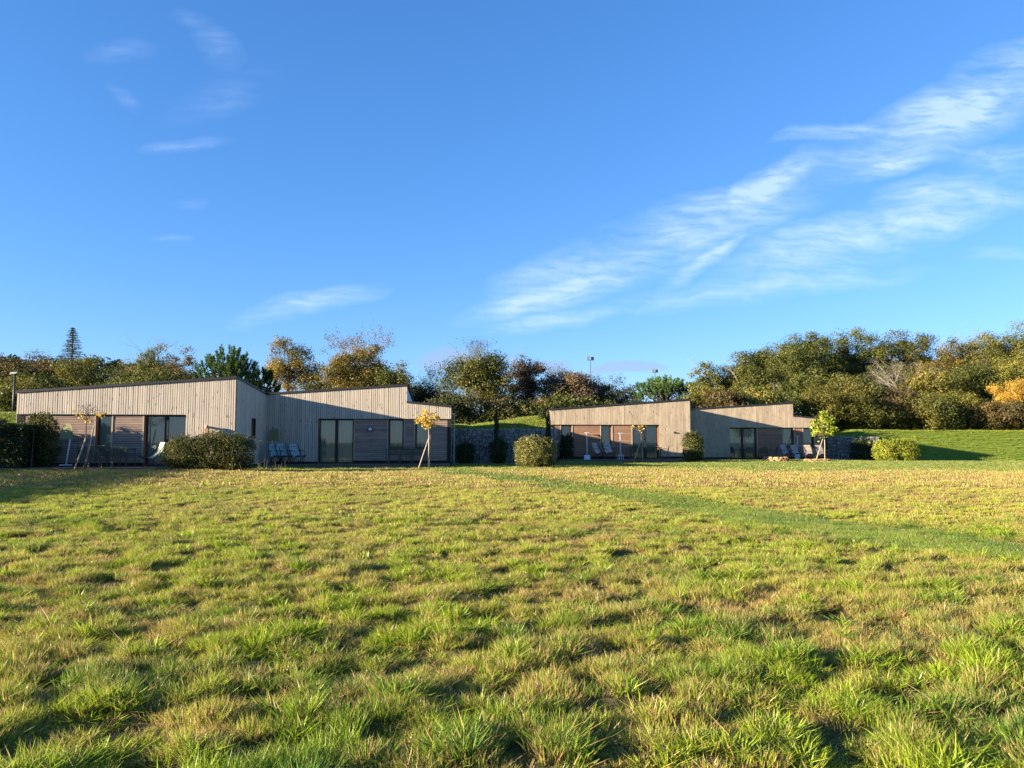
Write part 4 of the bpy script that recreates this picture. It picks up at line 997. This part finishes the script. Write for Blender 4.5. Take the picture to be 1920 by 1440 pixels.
# ------------------------------------------------------------------ near shrubs and hedges
def bush(name, label, px, topy, basey, wpx, Y, kind, leaf=.07, n=12000, depth=1.0, lobes=None, group=None, cat='bush', rag=.12):
    tree_n[0] += 1; top = atY(px, topy, Y); x = top.x; z0 = gz(x, Y); hw = wpx * Y / F / 2; H_ = top.z - z0; r = np.random.default_rng(tree_n[0] + 50); rr = random.Random(tree_n[0])
    o = thing(name, label, cat, (x, Y, z0 - .02), 0, group); st_ = MB()
    if lobes is None: lobes = [(0, 1, 1)]
    P_ = []; OD = []
    for (lx, lw, lh) in lobes:
        m_ = n // len(lobes); d = r.normal(size=(m_, 3)); d /= np.linalg.norm(d, axis=1, keepdims=True)
        az = np.arctan2(d[:, 1], d[:, 0]); lump = 1 + rag * (np.sin(4 * az + 5 * d[:, 2] + lx * 9) * .6 + np.sin(9 * az - 6 * d[:, 2]) * .35 + r.normal(0, .45, m_) * .5)
        q = np.clip(r.uniform(0, 1, m_) ** .28, 0, 1)
        dz = np.sign(d[:, 2]) * np.abs(d[:, 2]) ** .72
        p = np.stack([x + lx * hw + d[:, 0] * hw * lw * lump * q, Y + d[:, 1] * hw * depth * lw * lump * q, z0 + H_ * lh * .5 + dz * H_ * .52 * lh * lump * q], -1)
        k_ = p[:, 2] > z0 + .02; P_.append(p[k_]); OD.append(d[k_])
        for s_ in range(14):
            st_.tube([(x + lx * hw + rr.gauss(0, hw * .1), Y + rr.gauss(0, hw * .1), z0 - .05), (x + lx * hw + rr.gauss(0, hw * .45 * lw), Y + rr.gauss(0, hw * .3), z0 + H_ * lh * rr.uniform(.5, .95))], [.02, .006], 3, False)
        for s_ in range(int(26 * lw)):      # shoots poking out of the outline
            a = rr.uniform(-.9, .9); bx_ = x + lx * hw + a * hw * lw; bz = z0 + H_ * lh * (.5 + .5 * math.sqrt(max(0, 1 - a * a)) ** .72); ln_ = H_ * rr.uniform(.03, .14)
            yy_ = Y + rr.gauss(0, hw * depth * .35); e = Vector((bx_ + rr.gauss(0, .06), yy_, bz + ln_)); st_.tube([(bx_, yy_, bz - .2), e], [.008, .003], 3, False)
            t = r.uniform(0, 1, (16, 1)); P_.append(np.array([[bx_, yy_, bz - .05]]) * (1 - t) + np.array([list(e)]) * t + r.normal(0, .03, (16, 3))); OD.append(np.tile([[0, -.2, .6]], (16, 1)))
    st_.build('stems', 'bark', o); leaves('foliage', np.concatenate(P_), leaf, LM[kind], o, outward=np.concatenate(OD) * .7, seed=tree_n[0], aspect=.55)
    return o
bush('evergreen_bush', 'large wide dark glossy bush in front of the near house', 395, 812, 882, 172, 30.0, 'bush', .062, 32000, .55, [(-.52, .5, .88), (.05, .5, 1.0), (.5, .5, .95)])
bush('evergreen_bush', 'round sunlit olive bush in the middle, between the two houses', 1003, 821, 877, 80, 36.3, 'bushlit', .075, 15000, .9, [(-.15, .85, 1), (.4, .6, .93)])
bush('evergreen_bush', 'rounded yellow-green bush at the inner corner of the far house', 1299, 813, 866, 42, 46.6, 'yg', .085, 6500, 1.0, rag=.16)
bush('evergreen_bush', 'low two-lobed yellow-green bush standing alone before the right bank', 1679, 824, 868, 84, 53.0, 'lime', .10, 17000, .7, [(-.36, .66, .96), (.36, .66, 1.0)])
bush('dark_shrub', 'dark shaded shrub at the left end of the far terrace', 1062, 818, 862, 28, 47.2, 'hedge', .09, 4000, .9)
bush('dark_shrub', 'dark shrub growing against the gabion beside the near house', 873, 833, 868, 36, 42.3, 'hedge', .09, 3500, .6, group='dark shrubs by the gabion')
bush('dark_shrub', 'dark shrub at the foot of the slim cypress before the gabion', 934, 826, 868, 36, 42.3, 'hedge', .09, 3500, .6, group='dark shrubs by the gabion')
bush('dark_shrub', 'dark ivy-like shrub covering the right end of the far gabion', 1618, 824, 868, 50, 55.4, 'hedge', .10, 4500, .6, group='dark shrubs by the gabion')
bush('dark_shrub', 'dark shrub on the grassy mound against the left side of the far house', 1017, 770, 800, 15, 50.3, 'hedge', .10, 3000, .9)
def cypress(px, topy, boty, wpx, Y, label):
    tree_n[0] += 1; top = atY(px, topy, Y); bot = atY(px, boty, Y); r = np.random.default_rng(tree_n[0]); n = 4200; t = r.uniform(0, 1, n); a = r.uniform(0, 6.28, n)
    z0 = gz(top.x, Y); H_ = top.z - z0; w = wpx * Y / F / 2 * np.minimum(1, (1 - t) * 5) ** .6 * r.uniform(.3, 1.1, n)
    o = thing('slim_cypress', label, 'tree', (top.x, Y, z0 - .02), 0, 'slim cypresses by the gabion'); m = MB(); m.tube([(top.x, Y, z0 - .05), (top.x, Y, top.z - .2)], [.05, .01], 5, False); m.build('trunk', 'bark', o)
    leaves('foliage', np.stack([top.x + w * np.cos(a), Y + w * np.sin(a), z0 + t * H_], -1), .09, LM['hedge'], o, outward=np.stack([np.cos(a), np.sin(a), .4 + 0 * a], -1) * .6, seed=3, aspect=.3, up=1.5)
cypress(931, 769, 866, 8, 42.6, 'slim dark cypress in front of the middle of the gabion wall')
cypress(1028, 769, 866, 9, 42.5, 'slim dark cypress at the right end of the gabion, by the far house corner')

def hedge(name, label, pts2, width, hts, kind, n, leaf=.09):
    """hedge along a polyline with heights"""
    tree_n[0] += 1; r = np.random.default_rng(tree_n[0] + 9); pts2 = [np.array(p, float) for p in pts2]; L_ = [np.linalg.norm(b - a) for a, b in zip(pts2[:-1], pts2[1:])]; cum = np.concatenate([[0], np.cumsum(L_)]); s = r.uniform(0, cum[-1], n)
    X_ = np.interp(s, cum, [p[0] for p in pts2]); Y_ = np.interp(s, cum, [p[1] for p in pts2]); h = np.interp(s, cum, hts) * (.93 + .16 * fbm(s / .5, s * 0, tree_n[0], 2)); k = np.clip(np.searchsorted(cum, s) - 1, 0, len(L_) - 1)
    nx_ = np.array([-(pts2[i + 1] - pts2[i])[1] / L_[i] for i in range(len(L_))])[k]; ny_ = np.array([(pts2[i + 1] - pts2[i])[0] / L_[i] for i in range(len(L_))])[k]
    u = r.uniform(-1, 1, n); onside = r.uniform(size=n) < .62; u = np.where(onside, np.sign(u) * r.uniform(.8, 1.03, n), u); t = np.where(onside, r.uniform(0, 1, n), r.uniform(.82, 1.04, n))
    w = width / 2 * (1 + .12 * (fbm(s / .7, t * 3, 5, 2) - .5) * 2)
    P_ = np.stack([X_ + nx_ * u * w, Y_ + ny_ * u * w, G(X_, Y_) + h * t], -1); od = np.stack([nx_ * u * onside, ny_ * u * onside, np.where(onside, .1, .8)], -1)
    o = thing(name, label, 'hedge', (pts2[0][0], pts2[0][1], .3)); leaves('foliage', P_, leaf, LM[kind], o, outward=od * .8, seed=4)
    c = MB()
    for i, (a, b) in enumerate(zip(pts2[:-1], pts2[1:])):
        m_ = 10
        for j in range(m_ + 1):
            p = a + (b - a) * (j / m_); hh = np.interp(cum[i] + L_[i] * j / m_, cum, hts); z = gz(p[0], p[1]); c.tube([(p[0], p[1], z - .1), (p[0] + .05, p[1], z + hh * .92)], [.03, .012], 4, False)
    c.build('stems', 'bark', o)
    # dense inner mass of twigs and dead leaves
    P2 = np.stack([X_ + nx_ * r.uniform(-.72, .72, n) * width / 2, Y_ + ny_ * r.uniform(-.72, .72, n) * width / 2, G(X_, Y_) + h * r.uniform(0, .9, n)], -1)
    leaves('inner_twigs', P2[: n // 2], leaf * 1.5, LM['hedge'], o, seed=6)
    return o
hedge('clipped_hedge', 'dark clipped hedge at the left end of the near terrace', [(-24.5, 30.9), (-21.5, 30.7), (-18.9, 30.4)], 1.1, [2.1, 1.95, 1.75], 'hedge', 22000)
hedge('tall_hedge', 'tall hedge running along the left side of the meadow beyond the near terrace', [(-22.4, 13), (-22.9, 24), (-23.4, 27.6), (-24.0, 33)], 1.3, [2.4, 2.4, 2.4, 2.2], 'hedge', 30000, .11)
bush('evergreen_bush', 'leafy green shrub rising over the clipped hedge under the roof corner', 78, 781, 862, 74, 31.2, 'bush', .08, 7000, .6)

# young staked trees
def young_tree(label, px, Y, topy, trunk_topy, crown, kind, nleaf, leaf, stakes, side, sparse=False, name='young_tree', zb=None, clumps=None):
    """crown=(wpx, top, bottom) pixels"""
    tree_n[0] += 1; rr = random.Random(tree_n[0] + 77); r = np.random.default_rng(tree_n[0]); b = atY(px, topy, Y); x = b.x; z0 = gz(x, Y) if zb is None else zb; zt = b.z; zf = atY(px, trunk_topy, Y).z
    o = thing(name, label, 'tree', (x, Y, z0 - .02)); m = MB(); m.tube([(x - .01, Y, z0 - .1), (x + .02, Y, lerp(z0, zf, .5)), (x, Y, zf)], [.032, .027, .02], 7, False); m.build('trunk', 'stake' if not sparse else 'bark', o, smooth=True)
    w, cb = crown[0] * Y / F / 2, atY(px, crown[2], Y).z; bm = MB(); tips = []
    bm.tube([(x, Y, zf), (x + .02, Y, lerp(zf, zt, .6)), (x - .01, Y, zt)], [.02, .012, .004], 4, False)
    for k in range(14 if not sparse else 13):
        t = k / 13; zs = lerp(zf - .05, zt - .1, t * .8); an = rr.uniform(0, 6.28); l = w * (1.05 - .6 * t) * rr.uniform(.7, 1.05) ; up = l * rr.uniform(.15, .55) - (.15 if t < .2 else 0)
        e = Vector((x + l * math.cos(an), Y + l * math.sin(an), zs + up)); q = limb(bm, (x, Y, zs), e, .012, .004, rr, 3, 4, .1); tips += [(q[i], i / 4) for i in (2, 3, 4)]
        for j in range(3):
            a = q[rr.randint(2, 4)]; e2 = a + Vector((rr.gauss(0, .14), rr.gauss(0, .14), rr.uniform(0, .22))); bm.tube([a, e2], [.005, .002], 3, False); tips.append((e2, 1))
    bm.build('branches', 'bark', o); P_ = []
    for i in range(nleaf):
        if clumps: c = rr.choice(clumps); q = atY(c[0] + rr.gauss(0, c[2]), c[1] + rr.gauss(0, c[2] * .75), Y); P_.append((q.x, Y + rr.gauss(0, .18), q.z))
        else: t = rr.choice(tips)[0]; P_.append((t.x + rr.gauss(0, .09), t.y + rr.gauss(0, .09), t.z + rr.gauss(0, .09) - .03))
    leaves('leaves', np.array(P_), leaf, LM[kind], o, seed=tree_n[0], aspect=.8)
    for (pxa, pya, pxb, pyb, dY, cr) in stakes:
        a = atY(pxa, pya, Y + dY); b2 = atY(pxb, pyb, Y + .06); a.z = min(a.z, gz(a.x, a.y)) - .05 if zb is None else zb - .05
        s = MB(); s.tube([a, b2], cr, 7); s.build('stake', 'stake', o, smooth=True)
    return o
young_tree('staked young tree nearly bare, few yellow leaves, before the left wing of near house', 163, 29.2, 752, 788, (62, 0, 795), 'youngyellow', 75, .10, [(136, 888, 163, 816, -.3, .03), (156, 888, 176, 800, .1, .03)], 1, True, clumps=[(143, 775, 3), (148, 778, 3), (157, 782, 3), (160, 787, 2.5), (170, 788, 3), (187, 780, 3.5), (192, 776, 2.5)])
young_tree('staked young tree with bright yellow crown before the right wing of near house', 804, 35.4, 766, 797, (44, 0, 800), 'youngyellow', 330, .11, [(784, 878, 804, 822, -.2, .03), (805, 878, 807, 815, .05, .025)], 1, clumps=[(790, 785, 5), (798, 782, 6), (793, 791, 5), (803, 790, 6), (812, 778, 4), (800, 797, 4.5), (808, 794, 4), (820, 785, 3.5), (783, 789, 3), (797, 772, 3)])
young_tree('thin staked sapling with sparse pale yellow leaves before the far left terrace', 1202, 46.0, 795, 812, (28, 0, 812), 'youngyellow', 70, .10, [(1187, 868, 1201, 827, -.2, .028), (1204, 866, 1203, 835, .05, .045)], 1, True, clumps=[(1188, 802, 3), (1195, 803, 3), (1202, 800, 3), (1202, 808, 3), (1206, 797, 2.5), (1187, 800, 2)])

# maple in its stone ring, and empty ring
SM_ = []
for i in range(5):
    m = MB(); stone_geo(m, (0, 0, 0), (.40, .26, .10), 40 + i); me = bpy.data.meshes.new('stone'); me.from_pydata([tuple(v) for v in m.v], [], m.f); me.materials.append(MAT['stone_gold']); SM_.append(me)
def ring(label, px0, px1, topy, basey, Y, seed):
    rr = random.Random(seed); a = atY(px0, basey, Y); b = atY(px1, basey, Y); cx = (a.x + b.x) / 2; rad = (b.x - a.x) / 2; z0 = gz(cx, Y) - .02; Ht = atY(px0, topy, Y - rad).z - z0
    o = thing('stone_ring', label, 'stone ring', (cx, Y, z0)); layers = max(2, int(round(Ht / .085))); h = Ht / layers
    for l in range(layers):
        rl = rad * (1 - .05 * l) - .12; nS = int(2 * math.pi * rl / .33)
        for k in range(nS):
            t = 2 * math.pi * (k + .5 * (l % 2) + rr.uniform(-.15, .15)) / nS; q = bpy.data.objects.new('stone', rr.choice(SM_)); C.objects.link(q); q.parent = o
            q.location = (rl * math.cos(t), rl * math.sin(t), h * (l + .5) + rr.uniform(-.008, .008)); q.rotation_euler = (rr.uniform(-.06, .06), rr.uniform(-.06, .06), t + math.pi / 2 + rr.uniform(-.2, .2)); q.scale = (rr.uniform(.75, 1.15), rr.uniform(.85, 1.2), h / .10 * rr.uniform(.85, 1.12))
    s = MB(); n_ = 20; top_ = Ht - .05
    for k in range(n_): t = 2 * math.pi * k / n_; s.v.append(Vector((math.cos(t) * (rad - .2), math.sin(t) * (rad - .2), top_)))
    s.v.append(Vector((0, 0, top_ + .05)))
    for k in range(n_): s.f.append((n_, k, (k + 1) % n_))
    s.build('soil', plain('ring_soil_' + str(seed), (.10, .075, .05), .95), o, world=False)
    return cx, Y, z0 + top_
ring('low round planter ring of golden dry stones, empty, left of the maple ring', 1428, 1482, 857, 869, 48.2, 5)
rx, ry, rz_ = ring('low round ring of golden dry stones around the young maple', 1507, 1558, 861, 869, 48.2, 6)
young_tree('young maple with a full lime green crown growing in the right stone ring', 1544, 48.2, 769, 800, (70, 0, 818), 'younglime', 900, .14, [(1530, 862, 1543, 822, -.2, .035), (1547, 862, 1546, 815, .06, .03)], 1, zb=rz_, name='young_maple',
    clumps=[(1543, 775, 2.9), (1540, 784, 5.0), (1547, 786, 5.0), (1553, 792, 5.0), (1535, 795, 5.8), (1544, 798, 6.5), (1555, 803, 5.0), (1532, 805, 5.0), (1528, 812, 3.6), (1540, 811, 6.5), (1550, 811, 5.0), (1559, 785, 2.9), (1563, 803, 2.9), (1524, 800, 2.9), (1528, 790, 2.9), (1557, 812, 2.9)])

# ------------------------------------------------------------------ terrace furniture
def make_chair(label, mat='greenmetal'):
    o = thing('garden_chair', label, 'chair', (0, 0, 0), 0, None); w = .25
    for sx in (-1, 1):
        for sy, top_ in ((1, .62), (-1, .44)):
            m = MB(); m.tube([(sx * w, sy * .21 + .03 * sy, 0), (sx * w, sy * .21, top_)], .013, 6); m.build('leg', mat, o, world=False)
        m = MB(); m.tube([(sx * w, .22, .62), (sx * w, -.05, .645), (sx * w, -.27, .62)], .016, 6); m.build('armrest', mat, o, world=False)
    m = MB()
    for k in range(7): m.box((-w, -.21 + k * .063, .435), (2 * w, 0, 0), (0, .045, 0), (0, 0, .012))
    m.build('seat', mat, o, world=False, kind='stuff')
    m = MB(); m.tube([(-w, -.21, .44), (-w, -.27, .62), (-w + .02, -.32, .84), (0, -.33, .86), (w - .02, -.32, .84), (w, -.27, .62), (w, -.21, .44)], .014, 6)
    for k in range(9): t = -w + .05 + k * .05; m.box((t - .014, -.225, .45), (.028, 0, 0), (0, .008, 0), (0, -.10, .40))
    m.build('backrest', mat, o, world=False, kind='stuff'); return o
def place(o, px, Y, z, rz): p = atY(px, 850, Y); o.location = (p.x, p.y, z); o.rotation_euler = (0, 0, rz); return o
def P3(px, Y, z): p = atY(px, 850, Y); return (p.x, p.y, z)
CG = 'green metal garden chairs'
ch = make_chair('green slatted metal chair leftmost at the near left terrace table'); ch['group'] = CG; place(ch, 163, 30.9, DK1, 0)
for px, Y_, z, rz, lb in [
    (184, 30.9, DK1, .1, 'green slatted metal chair second from left at the near left terrace table'),
    (205, 30.8, DK1, -.1, 'green slatted metal chair third from left at the near left terrace table'),
    (219, 31.0, DK1, .9, 'green slatted metal chair turned at the right end of the near left terrace table'),
    (739, 37.4, DK2, 0, 'green metal chair leftmost of three under the near right wing windows'),
    (761, 37.4, DK2, .05, 'green metal chair in the middle of three under the near right wing windows'),
    (784, 37.4, DK2, -.05, 'green metal chair right one of three, by the yellow staked tree'),
    (1191, 47.3, DK3, .05, 'green metal chair at the left of the far left terrace table before the glass door'),
    (1219, 47.3, DK3, 0, 'green metal chair in front of the far glass door, right of the sapling'),
    (1245, 47.4, DK3, 1.45, 'green metal chair seen sideways right of the far left terrace table'),
    (1380, 53.4, DK4, -1.5, 'dark chair seen sideways before the left pane of the rightmost glass door'),
    (1403, 53.2, DK4, 0, 'dark chair before the right pane of the rightmost glass door'),
    (1430, 53.2, DK4, 0, 'dark chair at the far right terrace table behind the empty stone ring'),
    (1449, 53.4, DK4, 1.5, 'dark chair sideways at the right end of the far right terrace table')]:
    dup(ch, P3(px, Y_, z), rz, lb, CG)
def make_table(label, L_):
    o = thing('garden_table', label, 'table', (0, 0, 0), 0, 'green metal garden tables'); m = MB()
    for k in range(8): m.box((-L_ / 2, -.4 + k * .1, .72), (L_, 0, 0), (0, .088, 0), (0, 0, .018))
    m.box((-L_ / 2, -.402, .69), (L_, 0, 0), (0, .02, 0), (0, 0, .028)); m.box((-L_ / 2, .372, .69), (L_, 0, 0), (0, .02, 0), (0, 0, .028)); m.build('table_top', 'greenmetal', o, world=False, kind='stuff')
    for sx in (-1, 1):
        for sy in (-1, 1): m = MB(); m.tube([(sx * (L_ / 2 - .04), sy * .36, 0), (sx * (L_ / 2 - .04), sy * .36, .72)], .02, 6); m.build('leg', 'greenmetal', o, world=False)
    return o
tb = place(make_table('dark green metal table behind the slatted chairs of the near left terrace', 1.9), 203, 31.6, DK1, .03)
dup(tb, P3(762, 38.2, DK2), .02, 'dark green metal table behind the three chairs of the near right wing', 'green metal garden tables')
dup(tb, P3(1210, 48.1, DK3), .01, 'green metal table in front of the far left glass door', 'green metal garden tables')
dup(tb, P3(1417, 53.9, DK4), .01, 'dark metal table before the rightmost glass door', 'green metal garden tables')
def make_lounger(label, mat):
    o = thing('deck_chair', label, 'deck chair', (0, 0, 0)); w = .27
    for sx in (-1, 1):
        m = MB(); m.tube([(sx * w, -.42, .98), (sx * w, .30, .0)], .018, 6); m.build('rail', 'darkmetal', o, world=False)
        m = MB(); m.tube([(sx * (w - .04), .45, .42), (sx * (w - .04), -.34, .0)], .016, 6); m.build('leg', 'darkmetal', o, world=False)
        m = MB(); m.tube([(sx * w, -.20, .64), (sx * w, .05, .66), (sx * w, .30, .62)], .015, 5); m.build('armrest', 'darkmetal', o, world=False)
    for y_, z_ in ((-.42, .98), (.45, .42), (.30, .02), (-.34, .02)): m = MB(); m.tube([(-w, y_, z_), (w, y_, z_)], .018, 6); m.build('crossbar', 'darkmetal', o, world=False)
    m = MB(); pr = [(-.42, .985), (-.36, .86), (-.29, .72), (-.21, .59), (-.12, .48), (-.02, .41), (.10, .37), (.22, .365), (.34, .385), (.45, .43)]; n_ = len(pr) - 1
    for y, z in pr:
        for sx in (-1, 1): m.v += [Vector((sx * (w - .02), y, z)), Vector((sx * (w - .02), y, z - .008))]
    for i in range(n_):
        q_ = i * 4; m.f += [(q_, q_ + 4, q_ + 6, q_ + 2), (q_ + 1, q_ + 3, q_ + 7, q_ + 5), (q_, q_ + 1, q_ + 5, q_ + 4), (q_ + 2, q_ + 6, q_ + 7, q_ + 3)]
    m.build('canvas', mat, o, world=False)
    m = MB(); m.box((-.2, -.41, .985), (.4, 0, 0), (0, .06, -.13), (0, .025, .012)); m.build('headrest', mat, o, world=False)
    return o
A = math.pi
# local +y is the sitting direction; rotated so it points to the camera (-Y) = rz pi
def lounger(label, mat, px, Y_, z, rz): o = make_lounger(label, mat); place(o, px, Y_, z, rz); o['group'] = 'canvas deck chairs on the terraces'; return o
lounger('pale canvas deck chair catching the sun by the near left glass door', 'canvas', 287, 31.3, DK1, A - .7)
base_l = lounger('blue-grey deck chair leftmost of three by the shaded near house wall', 'canvas_blue', 517, 37.2, DK2, A + .62)
dup(base_l, P3(532, 37.4, DK2), A + .75, 'blue-grey deck chair in the middle of three by the shaded near house wall', 'canvas deck chairs on the terraces')
dup(base_l, P3(556, 37.6, DK2), A + .8, 'blue-grey deck chair rightmost of three by the shaded near house wall', 'canvas deck chairs on the terraces')
bb = lounger('beige deck chair just right of the giant shovel', 'canvas_beige', 1122, 47.7, DK3, A + .6)
dup(bb, P3(1142, 47.6, DK3), A + .25, 'beige deck chair just left of the giant fork', 'canvas deck chairs on the terraces')
b2 = lounger('grey deck chair leftmost of four, right of the empty stone ring', 'canvas_beige', 1474, 53.3, DK4, A + .25)
dup(b2, P3(1493, 53.0, DK4), A + .1, 'grey deck chair second of four at the far right terrace', 'canvas deck chairs on the terraces')
b3 = lounger('sunlit white deck chair third of four behind the maple ring', 'canvas_white', 1517, 51.6, DK4, A - .05)
dup(b3, P3(1540, 51.8, DK4), A + .1, 'white deck chair behind the maple trunk, rightmost of four', 'canvas deck chairs on the terraces')

# oversized garden tool ornaments
def tool_obj(name, label, foot, topp, draw):
    o = thing(name, label, 'garden ornament', tuple(foot)); draw(o, Vector(foot), Vector(topp)); return o
def shovel(o, a, b):
    d = (b - a).normalized(); r_ = Vector((1, 0, 0)); m = MB(); m.tube([a + d * .42, b], .035, 8); m.build('handle', 'toolwhite', o, smooth=True)
    m = MB(); m.tube([b - r_ * .14, b + r_ * .14], .032, 8); m.build('grip', 'toolwhite', o)
    n = d.cross(r_).normalized(); m = MB(); m.box(a - r_ * .18, r_ * .36, d * .44, n * .02); m.build('blade', 'toolblade', o)
def fork(o, a, b):
    d = (b - a).normalized(); r_ = Vector((1, 0, 0)); m = MB(); m.tube([a + d * .44, b], .035, 8); m.build('handle', 'toolwhite', o, smooth=True)
    m = MB(); m.tube([b - r_ * .14, b + r_ * .14], .032, 8); m.build('grip', 'toolwhite', o)
    m = MB(); m.tube([a + d * .42 - r_ * .17, a + d * .42 + r_ * .17], .024, 6); m.build('yoke', 'toolwhite', o)
    for k in range(4): x_ = -.16 + k * .107; m = MB(); m.tube([a + r_ * x_, a + r_ * x_ + d * .42], .018, 5); m.build('tine', 'toolwhite', o)
f0 = P3(1101, 46.55, DK3); t0 = atY(1100, 811.5, 48.6); tool_obj('giant_shovel', 'giant white shovel with square blade leaning on the far house', f0, t0, shovel)
f0 = P3(1163.5, 46.6, DK3); t0 = atY(1163, 812.5, 48.6); tool_obj('giant_fork', 'giant white garden fork with four tines leaning on the far house', f0, t0, fork)
f0 = P3(1495, 53.9, DK4); t0 = atY(1495, 818, 54.7); tool_obj('giant_shovel', 'giant shovel whose handle shows above the deck chairs of the far right terrace', f0, t0, shovel)
# upside-down spades
def spade(o, foot, neck, blade_px, Y_, mat, bar):
    m = MB(); m.tube([foot, neck], .028, 8); m.build('handle', 'toolwhite', o, smooth=True)
    m = MB(); m.tube([foot - Vector((bar, 0, 0)), foot + Vector((bar, 0, 0))], .03, 6); m.build('grip', 'toolwhite', o)
    m = MB(); n_ = len(blade_px); fr = [atY(x_, y_, Y_) for x_, y_ in blade_px]; bk_ = [p + Vector((0, .025, 0)) for p in fr]
    m.v += fr + bk_; m.f += [tuple(range(n_))[::-1], tuple(range(n_, 2 * n_))] + [(i, (i + 1) % n_, n_ + (i + 1) % n_, n_ + i) for i in range(n_)]; m.build('blade', mat, o)
o = thing('giant_spade', 'giant olive spade standing upside down on its white grip beside the hedge', 'garden ornament', tuple(atZ(124, 872, .45)))
spade(o, Vector(atY(123.5, 872, 30.6)), Vector(atY(131.5, 824, 30.9)), [(111, 823.5), (136, 823.5), (136, 799), (131, 794), (121, 794), (115, 803)], 31.0, 'toolgreen', .25)
o = thing('giant_spade', 'giant dark green spade standing in the shaded inner corner of the near house', 'garden ornament', tuple(atY(503, 868, 38.0)))
spade(o, Vector(atY(504, 868, 37.9)), Vector(atY(511, 826, 38.1)), [(505, 826), (522.5, 827), (523, 807), (517, 801), (509, 802), (505, 810)], 38.2, 'toolgreen', .2)
hk = MB(); hk.tube([atY(507 + 8.5 * (1 - math.cos(t)) / 1.0 * .5, 806 - 8 * math.sin(t), 38.16) for t in [i * math.pi * .95 / 7 for i in range(8)]], .018, 6); hk.build('hook', 'toolwhite', o)

# wall lamps
def wall_lamp(label, P, px, py, r_, mat='lampglass', out_=.07):
    t, z = P.px(px, py); p = P.p(t, z, 0); o = thing('wall_lamp', label, 'lamp', tuple(p)); m = MB(); m.tube([p - P.n * -.0 + P.n * .0, p + P.n * (out_ * .6)], r_ * 1.15, 12); m.build('lamp_base', 'darkmetal', o)
    m = MB(); m.ball(p + P.n * out_, r_ * .85, 10, 6); m.build('lamp_glass', mat, o, smooth=True); return o
wall_lamp('round wall lamp on the shaded siding right of the near glass door', R1, 694, 805, .11)
wall_lamp('small dark wall lamp on the boards right of the far left glass door', L2, 1264.5, 811, .06, 'darkmetal', .08)
# wooden post with round cap standing off the wall
t_, z_ = L1.px(388, 800, -.22); p = L1.p(t_, 0, -.22); o = thing('wooden_post', 'pinkish wooden shower post with rounded cap rising behind the large bush', 'post', (p.x, p.y, .3))
m = MB(); m.box(p + Vector((-.07, -.06, .2)), (.14, 0, 0), (0, .12, 0), (0, 0, z_ - .27)); m.build('post', 'siding_red', o)
m = MB(); m.ball(p + Vector((0, 0, z_)), .085, 10, 6, .9); m.build('cap', 'trim', o, smooth=True)
m = MB(); m.tube([p + Vector((0, 0, z_)), p + Vector((0, .2, z_ - .02))], .05, 8); m.build('bracket', 'trim', o)

# street lamp and floodlights
pl = atY(28, 702, 41); o = thing('street_lamp', 'grey street lamp post at the left end of the near house', 'street lamp', (pl.x, pl.y, 2.6))
m = MB(); m.tube([(pl.x, pl.y, 2.4), (pl.x, pl.y, pl.z)], [.07, .05], 8); m.build('pole', 'darkmetal', o, smooth=True)
m = MB(); m.hexa([(pl.x - .22, pl.y - .15, pl.z), (pl.x + .12, pl.y - .15, pl.z + .03), (pl.x + .12, pl.y + .15, pl.z + .03), (pl.x - .22, pl.y + .15, pl.z), (pl.x - .16, pl.y - .1, pl.z + .11), (pl.x + .2, pl.y - .1, pl.z + .13), (pl.x + .2, pl.y + .1, pl.z + .13), (pl.x - .16, pl.y + .1, pl.z + .11)]); m.build('lamp_head', 'greymetal', o)
def flood(px, ty_, Y_, label):
    p = atY(px, ty_, Y_); z0 = gz(p.x, Y_); o = thing('floodlight_mast', label, 'floodlight', (p.x, Y_, z0), 0, 'floodlight masts over the trees'); m = MB(); m.tube([(p.x, Y_, z0), (p.x, Y_, p.z)], [.12, .06], 6); m.build('pole', 'darkmetal', o)
    m = MB(); m.box((p.x - .45, Y_ - .06, p.z - .05), (.9, 0, 0), (0, .12, 0), (0, 0, .08)); m.build('crossbar', 'darkmetal', o)
    for dx, dz in ((-.3, .2), (.3, .1)): m = MB(); m.box((p.x + dx - .2, Y_ - .1, p.z + dz - .15), (.4, 0, 0), (0, .25, .1), (0, -.05, .42)); m.build('lamp_head', 'darkmetal' if dx > 0 else 'greymetal', o)
flood(1107, 675, 110, 'tall floodlight mast rising beside the brown trees in the middle'); flood(1228, 698, 130, 'distant floodlight mast just above the umbrella pine')
# taller weeds by the large bush
tree_n[0] += 1; rr = random.Random(5); m = MB(); Pp = []
for i in range(30):
    px = rr.choice([rr.uniform(420, 520), rr.uniform(482, 540), rr.uniform(1050, 1110)]); Yq = 29.2 if px < 600 else 43.5
    if px < 600 and px > 482: Yq = rr.uniform(31, 34)
    p = atY(px, 880, Yq); z = gz(p.x, Yq); h = rr.uniform(.15, .5); e = Vector((p.x + rr.gauss(0, .06), Yq, z + h)); m.tube([(p.x, Yq, z), e], [.004, .002], 3, False); Pp += [(e.x + rr.gauss(0, .02), e.y, e.z - rr.uniform(0, .12)) for _ in range(6)]
w_ = m.build('dry_weeds', 'stake', None); w_['kind'] = 'stuff'; tag(w_, 'thin dry weed stalks standing at the edge of the meadow by the bushes', 'weeds')

S.render.engine = 'CYCLES'
S.cycles.max_bounces = 6; S.cycles.transparent_max_bounces = 12; S.cycles.diffuse_bounces = 3
